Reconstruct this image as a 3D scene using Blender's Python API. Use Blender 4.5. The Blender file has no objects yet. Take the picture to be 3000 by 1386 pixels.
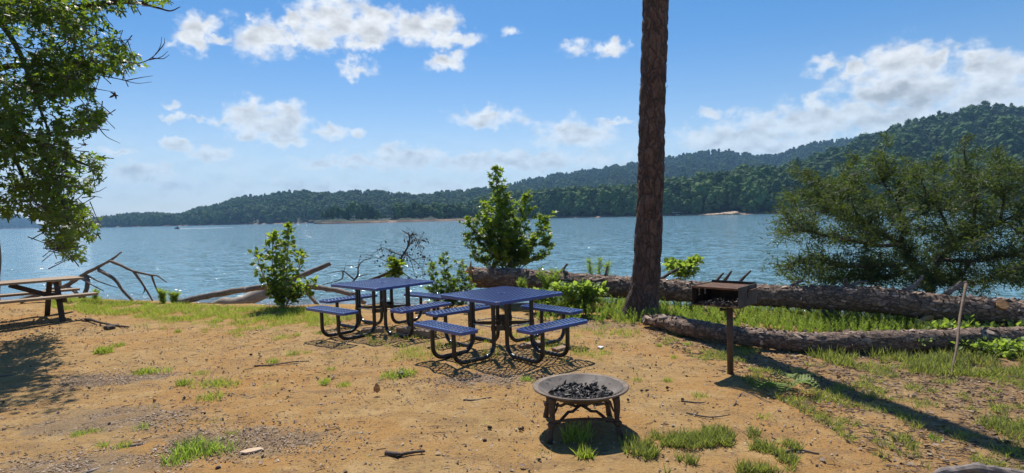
import bpy, math, random
import numpy as np
from mathutils import Vector, Matrix, noise as mnoise

random.seed(7); RNG = np.random.default_rng(7)
S = bpy.context.scene
COL = S.collection
R = math.radians

# ---------------------------------------------------------------- camera
F_PX, CAM_H, PITCH, ROLL = 1745.0, 1.78, R(1.9), R(1.35)
cd = bpy.data.cameras.new('camera'); cam = bpy.data.objects.new('camera', cd); COL.objects.link(cam)
cd.sensor_fit = 'HORIZONTAL'; cd.sensor_width = 36.0; cd.lens = 36.0 * F_PX / 3000.0
cd.clip_start = 0.05; cd.clip_end = 20000
FW = Vector((0, math.cos(PITCH), -math.sin(PITCH))); R0 = Vector((1, 0, 0)); U0 = R0.cross(FW)
RT = math.cos(ROLL) * R0 - math.sin(ROLL) * U0; UP = math.cos(ROLL) * U0 + math.sin(ROLL) * R0
cam.matrix_world = Matrix(((RT.x, UP.x, -FW.x, 0), (RT.y, UP.y, -FW.y, 0), (RT.z, UP.z, -FW.z, CAM_H), (0, 0, 0, 1)))
S.camera = cam
S.render.resolution_x, S.render.resolution_y = 1024, 473

# ---------------------------------------------------------------- sun, exposure, render
SUN_EL, SUN_AZ = R(59), R(-10)
sund = bpy.data.lights.new('sun', 'SUN'); sund.energy = 5.0; sund.angle = R(0.5); sund.color = (1.0, 0.95, 0.87)
suno = bpy.data.objects.new('sun', sund); COL.objects.link(suno); suno.location = (0, 0, 60)
SDIR = Vector((math.sin(SUN_AZ) * math.cos(SUN_EL), math.cos(SUN_AZ) * math.cos(SUN_EL), math.sin(SUN_EL)))
suno.rotation_euler = (-SDIR).to_track_quat('-Z', 'Y').to_euler()
S.view_settings.view_transform = 'Standard'; S.view_settings.look = 'None'
S.view_settings.exposure = 0.42; S.view_settings.gamma = 1.0
cy = S.cycles
cy.max_bounces = 6; cy.diffuse_bounces = 2; cy.glossy_bounces = 2; cy.transmission_bounces = 3; cy.transparent_max_bounces = 8
cy.volume_bounces = 0; cy.use_denoising = True; cy.sample_clamp_indirect = 6.0; cy.caustics_reflective = False; cy.caustics_refractive = False

# ---------------------------------------------------------------- pixel helpers (layout only: every thing gets its own depth)
def ray(px, py):
    d = FW + RT * ((px - 1500) / F_PX) + UP * ((693 - py) / F_PX)
    return d
def at(px, py, Y):
    d = ray(px, py); t = Y / d.y
    return Vector((0, 0, CAM_H)) + d * t
def ss(a, b, x):
    t = np.clip((np.asarray(x, float) - a) / (b - a), 0, 1); return t * t * (3 - 2 * t)
EX = [-16, -9.6, -6.6, -4.4, -2, 0, 3, 6, 9, 14]; EY = [15.0, 14.1, 13.0, 12.35, 12.1, 12.2, 12.0, 11.2, 10.6, 10.0]
def yedge(x): return np.interp(x, EX, EY)
WATER_Z = -0.7
def gz(x, y):
    x = np.asarray(x, float); y = np.asarray(y, float)
    k = 0.8
    z = -0.055 * np.logaddexp(0, (x - 2.2) / k) * k
    z = np.maximum(z, -0.75)
    e = y - yedge(x)
    z = z + 0.05 * ss(-3, -0.3, e) * ss(2, -4, x) - 1.25 * ss(-0.1, 2.0, e) - 0.12 * np.clip(e - 1.0, 0, 18)
    z = z + 0.024 * np.exp(-(((x + 1.1) / 2.2) ** 2 + ((y - 8.6) / 1.6) ** 2) ** 2)
    n = np.sin(x * 1.3 + 0.7 * np.sin(y * 0.9)) * np.sin(y * 1.1 + 1.3) * 0.012
    n = n + np.sin(x * 3.1 + y * 1.7 + np.sin(y * 2.3)) * np.sin(y * 3.7 - x * 1.2) * 0.005
    return z + n
def gp(px, py, dz=0.0):
    d = ray(px, py); t = 6.0
    for _ in range(30):
        z = float(gz(d.x * t, d.y * t)) + dz
        t += 0.8 * ((z - CAM_H) / d.z - t)
    return Vector((d.x * t, d.y * t, float(gz(d.x * t, d.y * t)) + dz))
def px_of(P):
    d = Vector(P) - Vector((0, 0, CAM_H)); z = d.dot(FW)
    return 1500 + F_PX * d.dot(RT) / z, 693 - F_PX * d.dot(UP) / z

# ---------------------------------------------------------------- node helpers
class NT:
    def __init__(s, tree): s.t = tree; s.n = tree.nodes; s.l = tree.links
    def new(s, ty, **kw):
        n = s.n.new(ty)
        for k, v in kw.items(): setattr(n, k, v)
        return n
    def put(s, sock, v):
        if v is None: return
        if hasattr(v, 'is_output'): s.l.new(v, sock)
        else: sock.default_value = v
    def math(s, op, a, b=None, c=None, clamp=False):
        n = s.new('ShaderNodeMath', operation=op); n.use_clamp = clamp
        for i, v in enumerate((a, b, c)): s.put(n.inputs[i], v)
        return n.outputs[0]
    def vmath(s, op, a, b=None, out=0):
        n = s.new('ShaderNodeVectorMath', operation=op); s.put(n.inputs[0], a)
        if b is not None: s.put(n.inputs[3 if op == 'SCALE' else 1], b)
        return n.outputs['Value'] if op == 'LENGTH' or op == 'DOT_PRODUCT' else n.outputs[0]
    def rng(s, v, a, b, c=0.0, d=1.0, smooth=True):
        n = s.new('ShaderNodeMapRange', interpolation_type='SMOOTHSTEP' if smooth else 'LINEAR')
        s.put(n.inputs[0], v)
        for i, k in enumerate((a, b, c, d)): s.put(n.inputs[i + 1], k)
        return n.outputs[0]
    def mix(s, f, a, b):
        n = s.new('ShaderNodeMix', data_type='RGBA'); s.put(n.inputs[0], f); s.put(n.inputs[6], a); s.put(n.inputs[7], b)
        return n.outputs[2]
    def noise(s, vec, scale, detail=4, rough=0.55, col=False, dist=0.0):
        n = s.new('ShaderNodeTexNoise'); s.put(n.inputs['Vector'], vec); n.inputs['Scale'].default_value = scale
        n.inputs['Detail'].default_value = detail; n.inputs['Roughness'].default_value = rough; n.inputs['Distortion'].default_value = dist
        return n.outputs['Color' if col else 'Fac']
    def voro(s, vec, scale, feature='F1', out='Distance'):
        n = s.new('ShaderNodeTexVoronoi', feature=feature); s.put(n.inputs['Vector'], vec); n.inputs['Scale'].default_value = scale
        return n.outputs[out]
    def obj(s): return s.new('ShaderNodeTexCoord').outputs['Object']
    def pos(s): return s.new('ShaderNodeNewGeometry').outputs['Position']
    def mapping(s, v, scale=(1, 1, 1), rot=(0, 0, 0)):
        n = s.new('ShaderNodeMapping'); s.put(n.inputs[0], v); n.inputs['Scale'].default_value = scale; n.inputs['Rotation'].default_value = rot
        return n.outputs[0]
    def attr(s, name): 
        n = s.new('ShaderNodeAttribute'); n.attribute_name = name; return n.outputs['Fac']
    def bump(s, h, strength=0.5, dist=0.02):
        n = s.new('ShaderNodeBump'); s.put(n.inputs['Height'], h); n.inputs['Strength'].default_value = strength; n.inputs['Distance'].default_value = dist
        return n.outputs[0]
def C(r, g, b): return (r, g, b, 1.0)
def newmat(name):
    m = bpy.data.materials.new(name); m.use_nodes = True; t = NT(m.node_tree); t.n.clear()
    out = t.new('ShaderNodeOutputMaterial'); p = t.new('ShaderNodeBsdfPrincipled'); t.l.new(p.outputs[0], out.inputs[0])
    return m, t, p, out

# ---------------------------------------------------------------- world: sky and clouds by direction
W = bpy.data.worlds.new('World'); S.world = W; W.use_nodes = True
w = NT(W.node_tree); w.n.clear()
wout = w.new('ShaderNodeOutputWorld')
sky = w.new('ShaderNodeTexSky'); sky.sky_type = 'NISHITA'; sky.sun_disc = False
sky.sun_elevation = SUN_EL; sky.sun_rotation = SUN_AZ; sky.altitude = 300; sky.air_density = 1.0; sky.dust_density = 0.3; sky.ozone_density = 4.0
SKY_STRENGTH = 0.090
bg = w.new('ShaderNodeBackground'); bg.inputs[1].default_value = SKY_STRENGTH
dirv = w.new('ShaderNodeTexCoord').outputs['Generated']
sx = w.new('ShaderNodeSeparateXYZ'); w.l.new(dirv, sx.inputs[0])
azn = w.math('MULTIPLY', w.math('ARCTAN2', sx.outputs[0], sx.outputs[1]), 57.29578)
eln = w.math('MULTIPLY', w.math('ARCSINE', sx.outputs[2]), 57.29578)
cb = w.new('ShaderNodeCombineXYZ'); w.l.new(azn, cb.inputs[0]); w.l.new(eln, cb.inputs[1])
ae = cb.outputs[0]
hsv = w.new('ShaderNodeHueSaturation'); w.l.new(sky.outputs[0], hsv.inputs['Color']); w.l.new(w.rng(eln, 2, 18, 0.95, 1.28), hsv.inputs['Saturation']); w.l.new(hsv.outputs[0], bg.inputs[0])
def azel(px, py):
    d = ray(px, py).normalized(); return math.degrees(math.atan2(d.x, d.y)), math.degrees(math.asin(d.z))
CLOUDS = [(974,58,105,70,1),(857,58,38,26,.9),(935,120,55,38,1),(1090,78,100,50,1),(1207,85,82,45,1),(1296,70,42,50,.9),(1323,112,75,22,.9),(1063,128,75,22,.8),
 (772,112,78,52,1),(861,112,28,18,.8),(735,52,14,12,.7),(582,74,56,30,.9),(562,120,52,28,.9),(640,116,38,16,.8),(508,124,26,14,.6),
 (1051,205,50,23,.85),(1304,180,54,25,.95),(722,334,62,42,1),(790,368,105,42,1),(853,350,42,42,1),(722,400,48,22,.9),(820,411,80,18,.9),(962,388,58,22,.9),(1040,384,32,13,.8),
 (656,357,42,15,.7),(504,341,38,11,.75),(582,353,34,9,.6),(512,306,30,11,.6),(524,423,52,17,1.05),(610,450,64,24,1.1),(419,500,90,26,1.1),(345,440,50,12,.9),
 (1432,350,88,24,.8),(1690,395,115,38,.9),(1793,358,42,13,.7),(1205,462,95,34,1.15),(1150,452,60,26,1),(1048,478,180,20,1),(1514,474,300,28,1.05),(1689,142,44,20,.6),(1785,140,40,24,.9),
 (2428,186,58,24,.75),(2504,205,44,32,1),(2640,190,118,58,1),(2737,180,50,45,1),(2854,182,60,50,1),(2920,220,110,60,1),(2670,255,200,66,1.1),(2900,275,160,60,1.1),(2524,286,60,45,.95),
 (2388,317,42,30,.9),(2485,340,145,48,1),(2330,370,145,50,.95),(2194,400,145,48,.9),(2097,412,120,42,.85),(2085,333,48,17,.7),(2600,352,160,42,1),(2233,435,260,32,.9),
 (1000,545,900,26,.6),(1500,95,22,14,.45),(450,560,200,20,.5)]
nz = w.noise(w.mapping(ae, (1, 1.5, 1)), 0.42, 9, 0.58)
nzl = w.noise(w.mapping(ae, (1, 1.5, 1)), 0.55, 5, 0.5)
nzo = w.noise(w.mapping(w.vmath('ADD', ae, (-0.2, 0.6, 0)), (1, 1.5, 1)), 0.55, 5, 0.5)
wob = w.noise(ae, 0.9, 3, 0.5, col=True)
aew = w.vmath('ADD', ae, w.vmath('SCALE', w.vmath('SUBTRACT', wob, (0.5, 0.5, 0.5)), 2.2))
cur = None
for (px, py, rx, ry, wt) in CLOUDS:
    a0, e0 = azel(px, py); a1, _ = azel(px + rx, py); _, e1 = azel(px, py - ry)
    q = w.vmath('MULTIPLY', w.vmath('SUBTRACT', aew, (a0, e0, 0)), (1 / max(.05, a1 - a0) / 1.45, 1 / max(.05, e1 - e0) / 1.45, 0))
    d = w.math('MULTIPLY_ADD', w.vmath('LENGTH', q), -wt, wt)
    cur = d if cur is None else w.math('MAXIMUM', cur, d)
dens = w.math('ADD', cur, w.math('MULTIPLY', w.math('SUBTRACT', nz, 0.455), 1.7))
mask = w.rng(dens, 0.0, 0.72)
thick = w.rng(dens, 0.35, 1.15)
relief_shade = w.math('MULTIPLY', w.math('SUBTRACT', nzl, nzo), 0.8)  # puffy relief lighting drawn into the cloud brightness from offset noise
lum = w.math('ADD', w.math('MULTIPLY_ADD', thick, -0.22, 0.98), relief_shade)  # thick cores greyed as if backlit, edges left bright
sa0, se0 = azel(2640, 290); sa1, _ = azel(2800, 290); _, se1 = azel(2640, 245)
under = w.rng(w.vmath('LENGTH', w.vmath('MULTIPLY', w.vmath('SUBTRACT', aew, (sa0, se0, 0)), (1 / (sa1 - sa0), 1 / (se1 - se0), 0))), 1.25, .3)
lum = w.math('SUBTRACT', lum, w.math('MULTIPLY', under, .26))  # shaded underside of the big right cloud, painted as a darker blob
lum = w.math('MINIMUM', w.math('MAXIMUM', lum, 0.5), 1.0)
lowf = w.rng(eln, 3.0, 14.0)
tintc = w.mix(lowf, C(0.86, 0.95, 1.0), C(0.97, 0.99, 1.0))
ccol = w.vmath('SCALE', tintc, lum)
cbg = w.new('ShaderNodeBackground'); w.l.new(ccol, cbg.inputs[0]); cbg.inputs[1].default_value = 0.76
mk = w.math('MULTIPLY', mask, w.math('MULTIPLY_ADD', lowf, 0.2, 0.75))
veil = w.math('MULTIPLY', w.rng(eln, 10, 1.5), w.rng(w.noise(w.mapping(ae, (.35, 1.4, 1)), .5, 5, .55), .25, .75, .2, .62))
mk = w.math('MULTIPLY', w.math('MAXIMUM', mk, veil), w.rng(eln, -0.5, 0.5))
mx = w.new('ShaderNodeMixShader'); w.l.new(mk, mx.inputs[0]); w.l.new(bg.outputs[0], mx.inputs[1]); w.l.new(cbg.outputs[0], mx.inputs[2])
w.l.new(mx.outputs[0], wout.inputs[0])

# ---------------------------------------------------------------- object helpers
def tag(o, label=None, cat=None, group=None, kind=None):
    if label: o['label'] = label
    if cat: o['category'] = cat
    if group: o['group'] = group
    if kind: o['kind'] = kind
    return o
def link(o, parent=None):
    COL.objects.link(o)
    if parent is not None: o.parent = parent
    return o
def empty(name, loc=(0, 0, 0), rz=0.0):
    o = bpy.data.objects.new(name, None); o.empty_display_size = 0.1; COL.objects.link(o)
    o.location = loc; o.rotation_euler = (0, 0, rz)
    return o
def copy_tree(o, parent=None):
    c = o.copy(); COL.objects.link(c); c.parent = parent
    for ch in list(o.children): copy_tree(ch, c)
    return c
def mesh_np(name, V, Fc, mat, parent=None, smooth=False, tint=None):
    V = np.asarray(V, np.float32); Fc = np.asarray(Fc, np.int32); k = Fc.shape[1]
    me = bpy.data.meshes.new(name)
    me.vertices.add(len(V)); me.vertices.foreach_set('co', V.ravel())
    me.loops.add(Fc.size); me.loops.foreach_set('vertex_index', Fc.ravel())
    me.polygons.add(len(Fc)); me.polygons.foreach_set('loop_start', np.arange(0, Fc.size, k, dtype=np.int32))
    me.polygons.foreach_set('loop_total', np.full(len(Fc), k, np.int32))
    me.polygons.foreach_set('use_smooth', np.full(len(Fc), smooth))
    me.update(calc_edges=True)
    if tint is not None:
        a = me.attributes.new('tint', 'FLOAT', 'FACE'); a.data.foreach_set('value', np.asarray(tint, np.float32))
    if mat: me.materials.append(mat)
    o = bpy.data.objects.new(name, me); return link(o, parent)
class MB:
    def __init__(s): s.v = []; s.f = []
    def add(s, V, Fc):
        b = len(s.v); s.v += [tuple(p) for p in V]; s.f += [tuple(i + b for i in f) for f in Fc]; return s
    def box(s, c, d, rz=0.0, rx=0.0, ry=0.0):
        m = Matrix.Rotation(rz, 3, 'Z') @ Matrix.Rotation(ry, 3, 'Y') @ Matrix.Rotation(rx, 3, 'X')
        V = [Vector(c) + m @ Vector((x * d[0] / 2, y * d[1] / 2, z * d[2] / 2)) for x in (-1, 1) for y in (-1, 1) for z in (-1, 1)]
        return s.add(V, [(0, 1, 3, 2), (4, 6, 7, 5), (0, 4, 5, 1), (2, 3, 7, 6), (0, 2, 6, 4), (1, 5, 7, 3)])
    def beam(s, a, b, wd, th, up=(0, 0, 1)):
        a = Vector(a); b = Vector(b); x = (b - a).normalized(); y = Vector(up).cross(x).normalized(); z = x.cross(y)
        V = [p + y * (i * wd / 2) + z * (j * th / 2) for p in (a, b) for i in (-1, 1) for j in (-1, 1)]
        return s.add(V, [(0, 1, 3, 2), (4, 6, 7, 5), (0, 4, 5, 1), (2, 3, 7, 6), (0, 2, 6, 4), (1, 5, 7, 3)])
    def tube(s, pts, rad, seg=8, rough=0.0, cap=True, fr=6.0):
        pts = [Vector(p) for p in pts]; n = len(pts)
        if not hasattr(rad, '__len__'): rad = [rad] * n
        t0 = (pts[1] - pts[0]).normalized(); ref = Vector((0, 0, 1)) if abs(t0.z) < 0.9 else Vector((1, 0, 0))
        u = t0.cross(ref).normalized(); V = []; Fc = []
        for i, p in enumerate(pts):
            t = (pts[min(i + 1, n - 1)] - pts[max(i - 1, 0)]).normalized()
            u = (u - t * u.dot(t)).normalized(); vv = t.cross(u)
            for k in range(seg):
                a = 2 * math.pi * k / seg; d = u * math.cos(a) + vv * math.sin(a); r = rad[i]
                if rough: r *= 1 + rough * mnoise.noise((p + d * rad[i]) * fr)
                V.append(p + d * r)
        for i in range(n - 1):
            for k in range(seg):
                k2 = (k + 1) % seg; Fc.append((i * seg + k, i * seg + k2, (i + 1) * seg + k2, (i + 1) * seg + k))
        if cap: Fc += [tuple(range(seg - 1, -1, -1)), tuple((n - 1) * seg + k for k in range(seg))]
        return s.add(V, Fc)
    def lathe(s, prof, seg=32, c=(0, 0, 0)):
        V = []; Fc = []; n = len(prof)
        for (r, z) in prof:
            for k in range(seg): V.append((c[0] + r * math.cos(2 * math.pi * k / seg), c[1] + r * math.sin(2 * math.pi * k / seg), c[2] + z))
        for i in range(n - 1):
            for k in range(seg):
                k2 = (k + 1) % seg; Fc.append((i * seg + k, i * seg + k2, (i + 1) * seg + k2, (i + 1) * seg + k))
        return s.add(V, Fc)
    def build(s, name, mat, parent=None, smooth=False, bevel=0.0, autosm=False):
        me = bpy.data.meshes.new(name); me.from_pydata(s.v, [], s.f); me.update()
        if mat: me.materials.append(mat)
        if smooth:
            me.polygons.foreach_set('use_smooth', [True] * len(me.polygons))
        o = bpy.data.objects.new(name, me); link(o, parent)
        if bevel:
            md = o.modifiers.new('bevel', 'BEVEL'); md.width = bevel; md.segments = 2; md.limit_method = 'ANGLE'; md.angle_limit = R(40)
        return o
def crom(pts, n=6):
    """Catmull-Rom through rows of numbers"""
    P = np.asarray(pts, float); P = np.vstack([2 * P[0] - P[1], P, 2 * P[-1] - P[-2]]); out = []
    for i in range(1, len(P) - 2):
        for k in range(n):
            t = k / n; a, b, c, d = P[i - 1], P[i], P[i + 1], P[i + 2]
            out.append(0.5 * (2 * b + (c - a) * t + (2 * a - 5 * b + 4 * c - d) * t * t + (3 * b - a - 3 * c + d) * t ** 3))
    out.append(P[-2]); return np.array(out)
def nrm(a): return a / np.maximum(np.linalg.norm(a, axis=-1, keepdims=True), 1e-9)
def frames(tip, up):
    y = nrm(tip); x = nrm(np.cross(y, up)); z = np.cross(x, y)
    return np.stack([x, y, z], axis=2)
def stamp(tv, tf, P, Fm, sc):
    """copies of a template (tv, tf) at P, with frames Fm (columns x,y,z) and scales sc (N or N,3)"""
    tv = np.asarray(tv, float); tf = np.asarray(tf, int); N = len(P); sc = np.asarray(sc, float)
    T = tv[None] * (sc[:, None, None] if sc.ndim == 1 else sc[:, None, :])
    V = np.einsum('nij,nkj->nki', Fm, T) + np.asarray(P)[:, None, :]
    Fc = tf[None] + (np.arange(N) * len(tv))[:, None, None]
    return V.reshape(-1, 3), Fc.reshape(-1, tf.shape[1])
def star_leaf(tips=((-112, .72), (-58, .98), (0, 1.12), (58, .98), (112, .72)), notch=.42, wide=9, curl=.16):
    V = [(0, 0, 0.05)]; ring = [(0.0, -0.1)]
    for i, (a, l) in enumerate(tips):
        for da, f in ((-wide, .68), (0, 1), (wide, .68)):
            an = R(a + da); ring.append((math.sin(an) * l * f, math.cos(an) * l * f))
        if i < len(tips) - 1:
            an = R((a + tips[i + 1][0]) / 2); ring.append((math.sin(an) * notch, math.cos(an) * notch))
    V += [(x, y, -curl * (x * x + y * y)) for x, y in ring]; n = len(ring)
    return np.array(V), np.array([(0, 1 + (i + 1) % n, 1 + i) for i in range(n)])
def oval_leaf(wd=.42):
    V = [(0, 0, 0), (-wd * .8, .3, .07), (0, .33, 0), (wd * .8, .3, .07), (-wd * .8, .65, .04), (0, .66, -.03), (wd * .8, .65, .04), (0, 1.05, -.12)]
    return np.array(V), np.array([(0, 2, 1), (0, 3, 2), (1, 2, 5), (1, 5, 4), (2, 3, 6), (2, 6, 5), (4, 5, 7), (5, 6, 7)])
def blade(wd=.05):
    V = [(-wd, 0, 0), (wd, 0, 0), (-wd * .8, .5, .06), (wd * .8, .5, .06), (0, 1, .28)]
    return np.array(V), np.array([(0, 1, 3), (0, 3, 2), (2, 3, 4)])
def rnd(n, s=1.0): return RNG.normal(size=(n, 3)) * s
def in_poly(px, py, poly):
    poly = np.asarray(poly); x0, y0 = poly[:, 0], poly[:, 1]; x1, y1 = np.roll(x0, -1), np.roll(y0, -1)
    px = np.asarray(px)[:, None]; py = np.asarray(py)[:, None]
    c = ((y0 > py) != (y1 > py)) & (px < (x1 - x0) * (py - y0) / (y1 - y0 + 1e-12) + x0)
    return c.sum(1) % 2 == 1
def sample_poly(poly, n):
    poly = np.asarray(poly); lo, hi = poly.min(0), poly.max(0); out = np.zeros((0, 2))
    while len(out) < n:
        q = RNG.uniform(lo, hi, (n * 3, 2)); out = np.vstack([out, q[in_poly(q[:, 0], q[:, 1], poly)]])
    return out[:n]
def ground_poly(poly): return [tuple(gp(x, y))[:2] for x, y in poly]

# ---------------------------------------------------------------- materials
def bark_mat(name, scale, c1, c2, c3, bump=.8, rough=.9):
    m, t, p, o = newmat(name); v = t.mapping(t.obj(), scale)
    wv = t.vmath('ADD', v, t.vmath('SCALE', t.vmath('SUBTRACT', t.noise(v, .9, 4, col=True), (.5, .5, .5)), 1.6))
    ed = t.voro(wv, 1.0, 'DISTANCE_TO_EDGE'); ed2 = t.voro(wv, 2.3, 'DISTANCE_TO_EDGE'); cell = t.voro(wv, 2.3, 'F1', 'Color'); fine = t.noise(v, 3.5, 8, .72); patch = t.noise(v, .35, 4, .6)
    brk = t.noise(v, .8, 3)
    crack = t.math('MINIMUM', t.rng(ed, 0.0, 0.10), t.math('ADD', t.rng(ed2, 0.0, 0.16), t.rng(brk, .4, .6)), clamp=True)
    sep = t.new('ShaderNodeSeparateColor'); t.l.new(cell, sep.inputs[0])
    f = t.math('ADD', t.math('MULTIPLY', sep.outputs[0], .45), t.math('ADD', t.math('MULTIPLY', t.math('SUBTRACT', fine, .5), 1.3), t.math('MULTIPLY', t.math('SUBTRACT', patch, .3), .7)))
    base = t.mix(f, C(*c1), C(*c2))
    t.put(p.inputs['Base Color'], t.mix(t.math('MULTIPLY_ADD', crack, .65, .35), C(*c3), base)); p.inputs['Roughness'].default_value = rough
    h = t.math('ADD', t.math('MULTIPLY', crack, .5), t.math('ADD', t.math('MULTIPLY', fine, .8), t.math('MULTIPLY', sep.outputs[1], .3)))
    t.put(p.inputs['Normal'], t.bump(h, bump, .03)); return m
def wood_mat(name, c1, c2, scale=(3, 30, 30), rough=.75, bump=.3):
    m, t, p, o = newmat(name); v = t.mapping(t.obj(), scale); n = t.noise(v, 1.0, 6, .65, dist=.6); n2 = t.noise(t.obj(), 2.5, 4)
    f = t.math('ADD', t.math('MULTIPLY', n, .7), t.math('MULTIPLY', n2, .3))
    t.put(p.inputs['Base Color'], t.mix(t.rng(f, .32, .68), C(*c1), C(*c2))); p.inputs['Roughness'].default_value = rough
    t.put(p.inputs['Normal'], t.bump(n, bump, .01)); return m
def leaf_mat(name, dark, light, trans, tf=.4, rough=.45):
    m, t, p, o = newmat(name); tn = t.attr('tint')
    col = t.mix(tn, C(*dark), C(*light)); t.put(p.inputs['Base Color'], col); p.inputs['Roughness'].default_value = rough
    tr = t.new('ShaderNodeBsdfTranslucent'); t.put(tr.inputs[0], t.mix(tn, C(*[k * .75 for k in trans]), C(*trans)))
    mx = t.new('ShaderNodeMixShader'); mx.inputs[0].default_value = tf
    t.l.new(p.outputs[0], mx.inputs[1]); t.l.new(tr.outputs[0], mx.inputs[2]); t.l.new(mx.outputs[0], o.inputs[0]); return m
def rust_mat(name, c1, c2, c3, sc=9, metal=.0, rough=.75):
    m, t, p, o = newmat(name); v = t.obj(); n = t.noise(v, sc, 7, .65); n2 = t.noise(v, sc * 4, 4, .6)
    a = t.mix(t.rng(n, .4, .6), C(*c1), C(*c2)); t.put(p.inputs['Base Color'], t.mix(t.rng(n2, .52, .72), a, C(*c3)))
    p.inputs['Roughness'].default_value = rough; p.inputs['Metallic'].default_value = metal
    t.put(p.inputs['Normal'], t.bump(t.math('ADD', n, n2), .25, .004)); return m
def tint_mat(name, c1, c2, c3, rough=.9):
    m, t, p, o = newmat(name); tn = t.attr('tint')
    t.put(p.inputs['Base Color'], t.mix(t.rng(tn, .5, 1, smooth=False), t.mix(t.rng(tn, 0, .5, smooth=False), C(*c1), C(*c2)), C(*c3)))
    p.inputs['Roughness'].default_value = rough; return m
M = {}
M['pine_bark'] = bark_mat('pine_bark', (7.5, 7.5, 3.2), (.075, .046, .036), (.20, .13, .10), (.02, .014, .012), 1.0)
M['log_bark'] = bark_mat('log_bark', (7, 15, 15), (.18, .115, .08), (.42, .30, .225), (.04, .027, .02), 1.0)
M['grey_bark'] = bark_mat('grey_bark', (30, 30, 30), (.10, .08, .065), (.19, .16, .135), (.05, .04, .03), .6)
M['drift'] = wood_mat('driftwood', (.20, .17, .14), (.36, .31, .26), (14, 14, 14), .85, .5)
M['dead'] = wood_mat('dead_wood', (.035, .028, .024), (.10, .08, .065), (20, 20, 20), .85, .4)
M['snag'] = wood_mat('snag_wood', (.10, .08, .07), (.23, .19, .165), (20, 20, 20), .85, .5)
M['tan_bark'] = wood_mat('tan_bark', (.42, .29, .18), (.56, .42, .29), (10, 40, 40), .85, .3)
M['split'] = wood_mat('split_wood', (.30, .14, .05), (.52, .30, .13), (8, 40, 40), .8, .6)
M['plank'] = wood_mat('weathered_plank', (.20, .14, .09), (.36, .26, .17), (26, 26, 26), .8, .4)
M['plank_dark'] = wood_mat('dark_timber', (.035, .022, .016), (.085, .055, .038), (26, 26, 26), .8, .4)
M['oak_leaf'] = leaf_mat('tree_leaf', (.017, .038, .010), (.055, .10, .016), (.36, .52, .022), .36)
M['sweetgum_leaf'] = leaf_mat('star_leaf', (.035, .075, .014), (.10, .17, .026), (.42, .58, .03), .42)
M['sapling_leaf'] = leaf_mat('oval_leaf', (.04, .08, .014), (.12, .18, .03), (.46, .60, .04), .42)
M['cedar'] = leaf_mat('cedar_spray', (.026, .048, .016), (.085, .12, .03), (.19, .27, .035), .30, .7)
M['grass'] = leaf_mat('grass_blade', (.13, .19, .03), (.31, .36, .08), (.52, .64, .07), .45, .6)
M['slope'] = leaf_mat('slope_grass', (.10, .13, .03), (.24, .25, .075), (.42, .48, .08), .42, .6)
M['weed'] = leaf_mat('weed_leaf', (.10, .17, .03), (.24, .31, .07), (.50, .68, .08), .45, .6)
M['dry'] = tint_mat('dry_litter', (.10, .065, .045), (.26, .17, .11), (.42, .33, .25))
M['litter'] = tint_mat('leaf_litter', (.07, .045, .03), (.17, .11, .07), (.30, .22, .15))
M['deadleaf'] = tint_mat('dead_leaf', (.03, .018, .012), (.07, .035, .02), (.12, .05, .03))
M['steel_black'] = rust_mat('black_powder_coat', (.006, .006, .007), (.01, .01, .011), (.022, .02, .018), 12, 0, .32)
M['galv'] = rust_mat('galvanised_steel', (.5, .5, .5), (.42, .42, .42), (.3, .28, .25), 20, .9, .4)
m, t, p, o = newmat('blue_plastisol'); n = t.noise(t.obj(), 6, 4)
t.put(p.inputs['Base Color'], t.mix(n, C(.014, .046, .20), C(.022, .066, .26))); p.inputs['Roughness'].default_value = .34
p.inputs['Specular IOR Level'].default_value = .6; p.inputs['Coat Weight'].default_value = .6; p.inputs['Coat Roughness'].default_value = .22; M['blue'] = m
M['rust_dark'] = rust_mat('sooty_steel', (.012, .010, .009), (.035, .024, .018), (.10, .045, .022), 9)
M['rust_panel'] = rust_mat('worn_steel_panel', (.035, .034, .032), (.085, .082, .076), (.09, .03, .018), 5)
M['rust'] = rust_mat('rusty_steel', (.10, .045, .02), (.19, .085, .035), (.05, .028, .02), 14)
M['post'] = rust_mat('brown_post', (.075, .046, .026), (.12, .072, .04), (.05, .035, .025), 10)
M['pit'] = rust_mat('rusted_cast_iron', (.11, .08, .055), (.20, .145, .10), (.06, .048, .04), 7)
M['pit_leg'] = rust_mat('rusted_pit_leg', (.045, .028, .018), (.085, .05, .03), (.02, .015, .012), 16)
M['bowl_in'] = rust_mat('sooty_bowl', (.10, .08, .065), (.20, .165, .14), (.04, .034, .03), 4)
M['stone'] = rust_mat('paver_stone', (.25, .16, .10), (.33, .24, .16), (.17, .12, .09), 6, 0, .95)
M['charcoal'] = tint_mat('charcoal', (.008, .007, .006), (.035, .024, .017), (.16, .13, .11), .6)
M['ash'] = rust_mat('pale_ash', (.75, .74, .72), (.6, .58, .56), (.4, .38, .36), 10)

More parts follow.
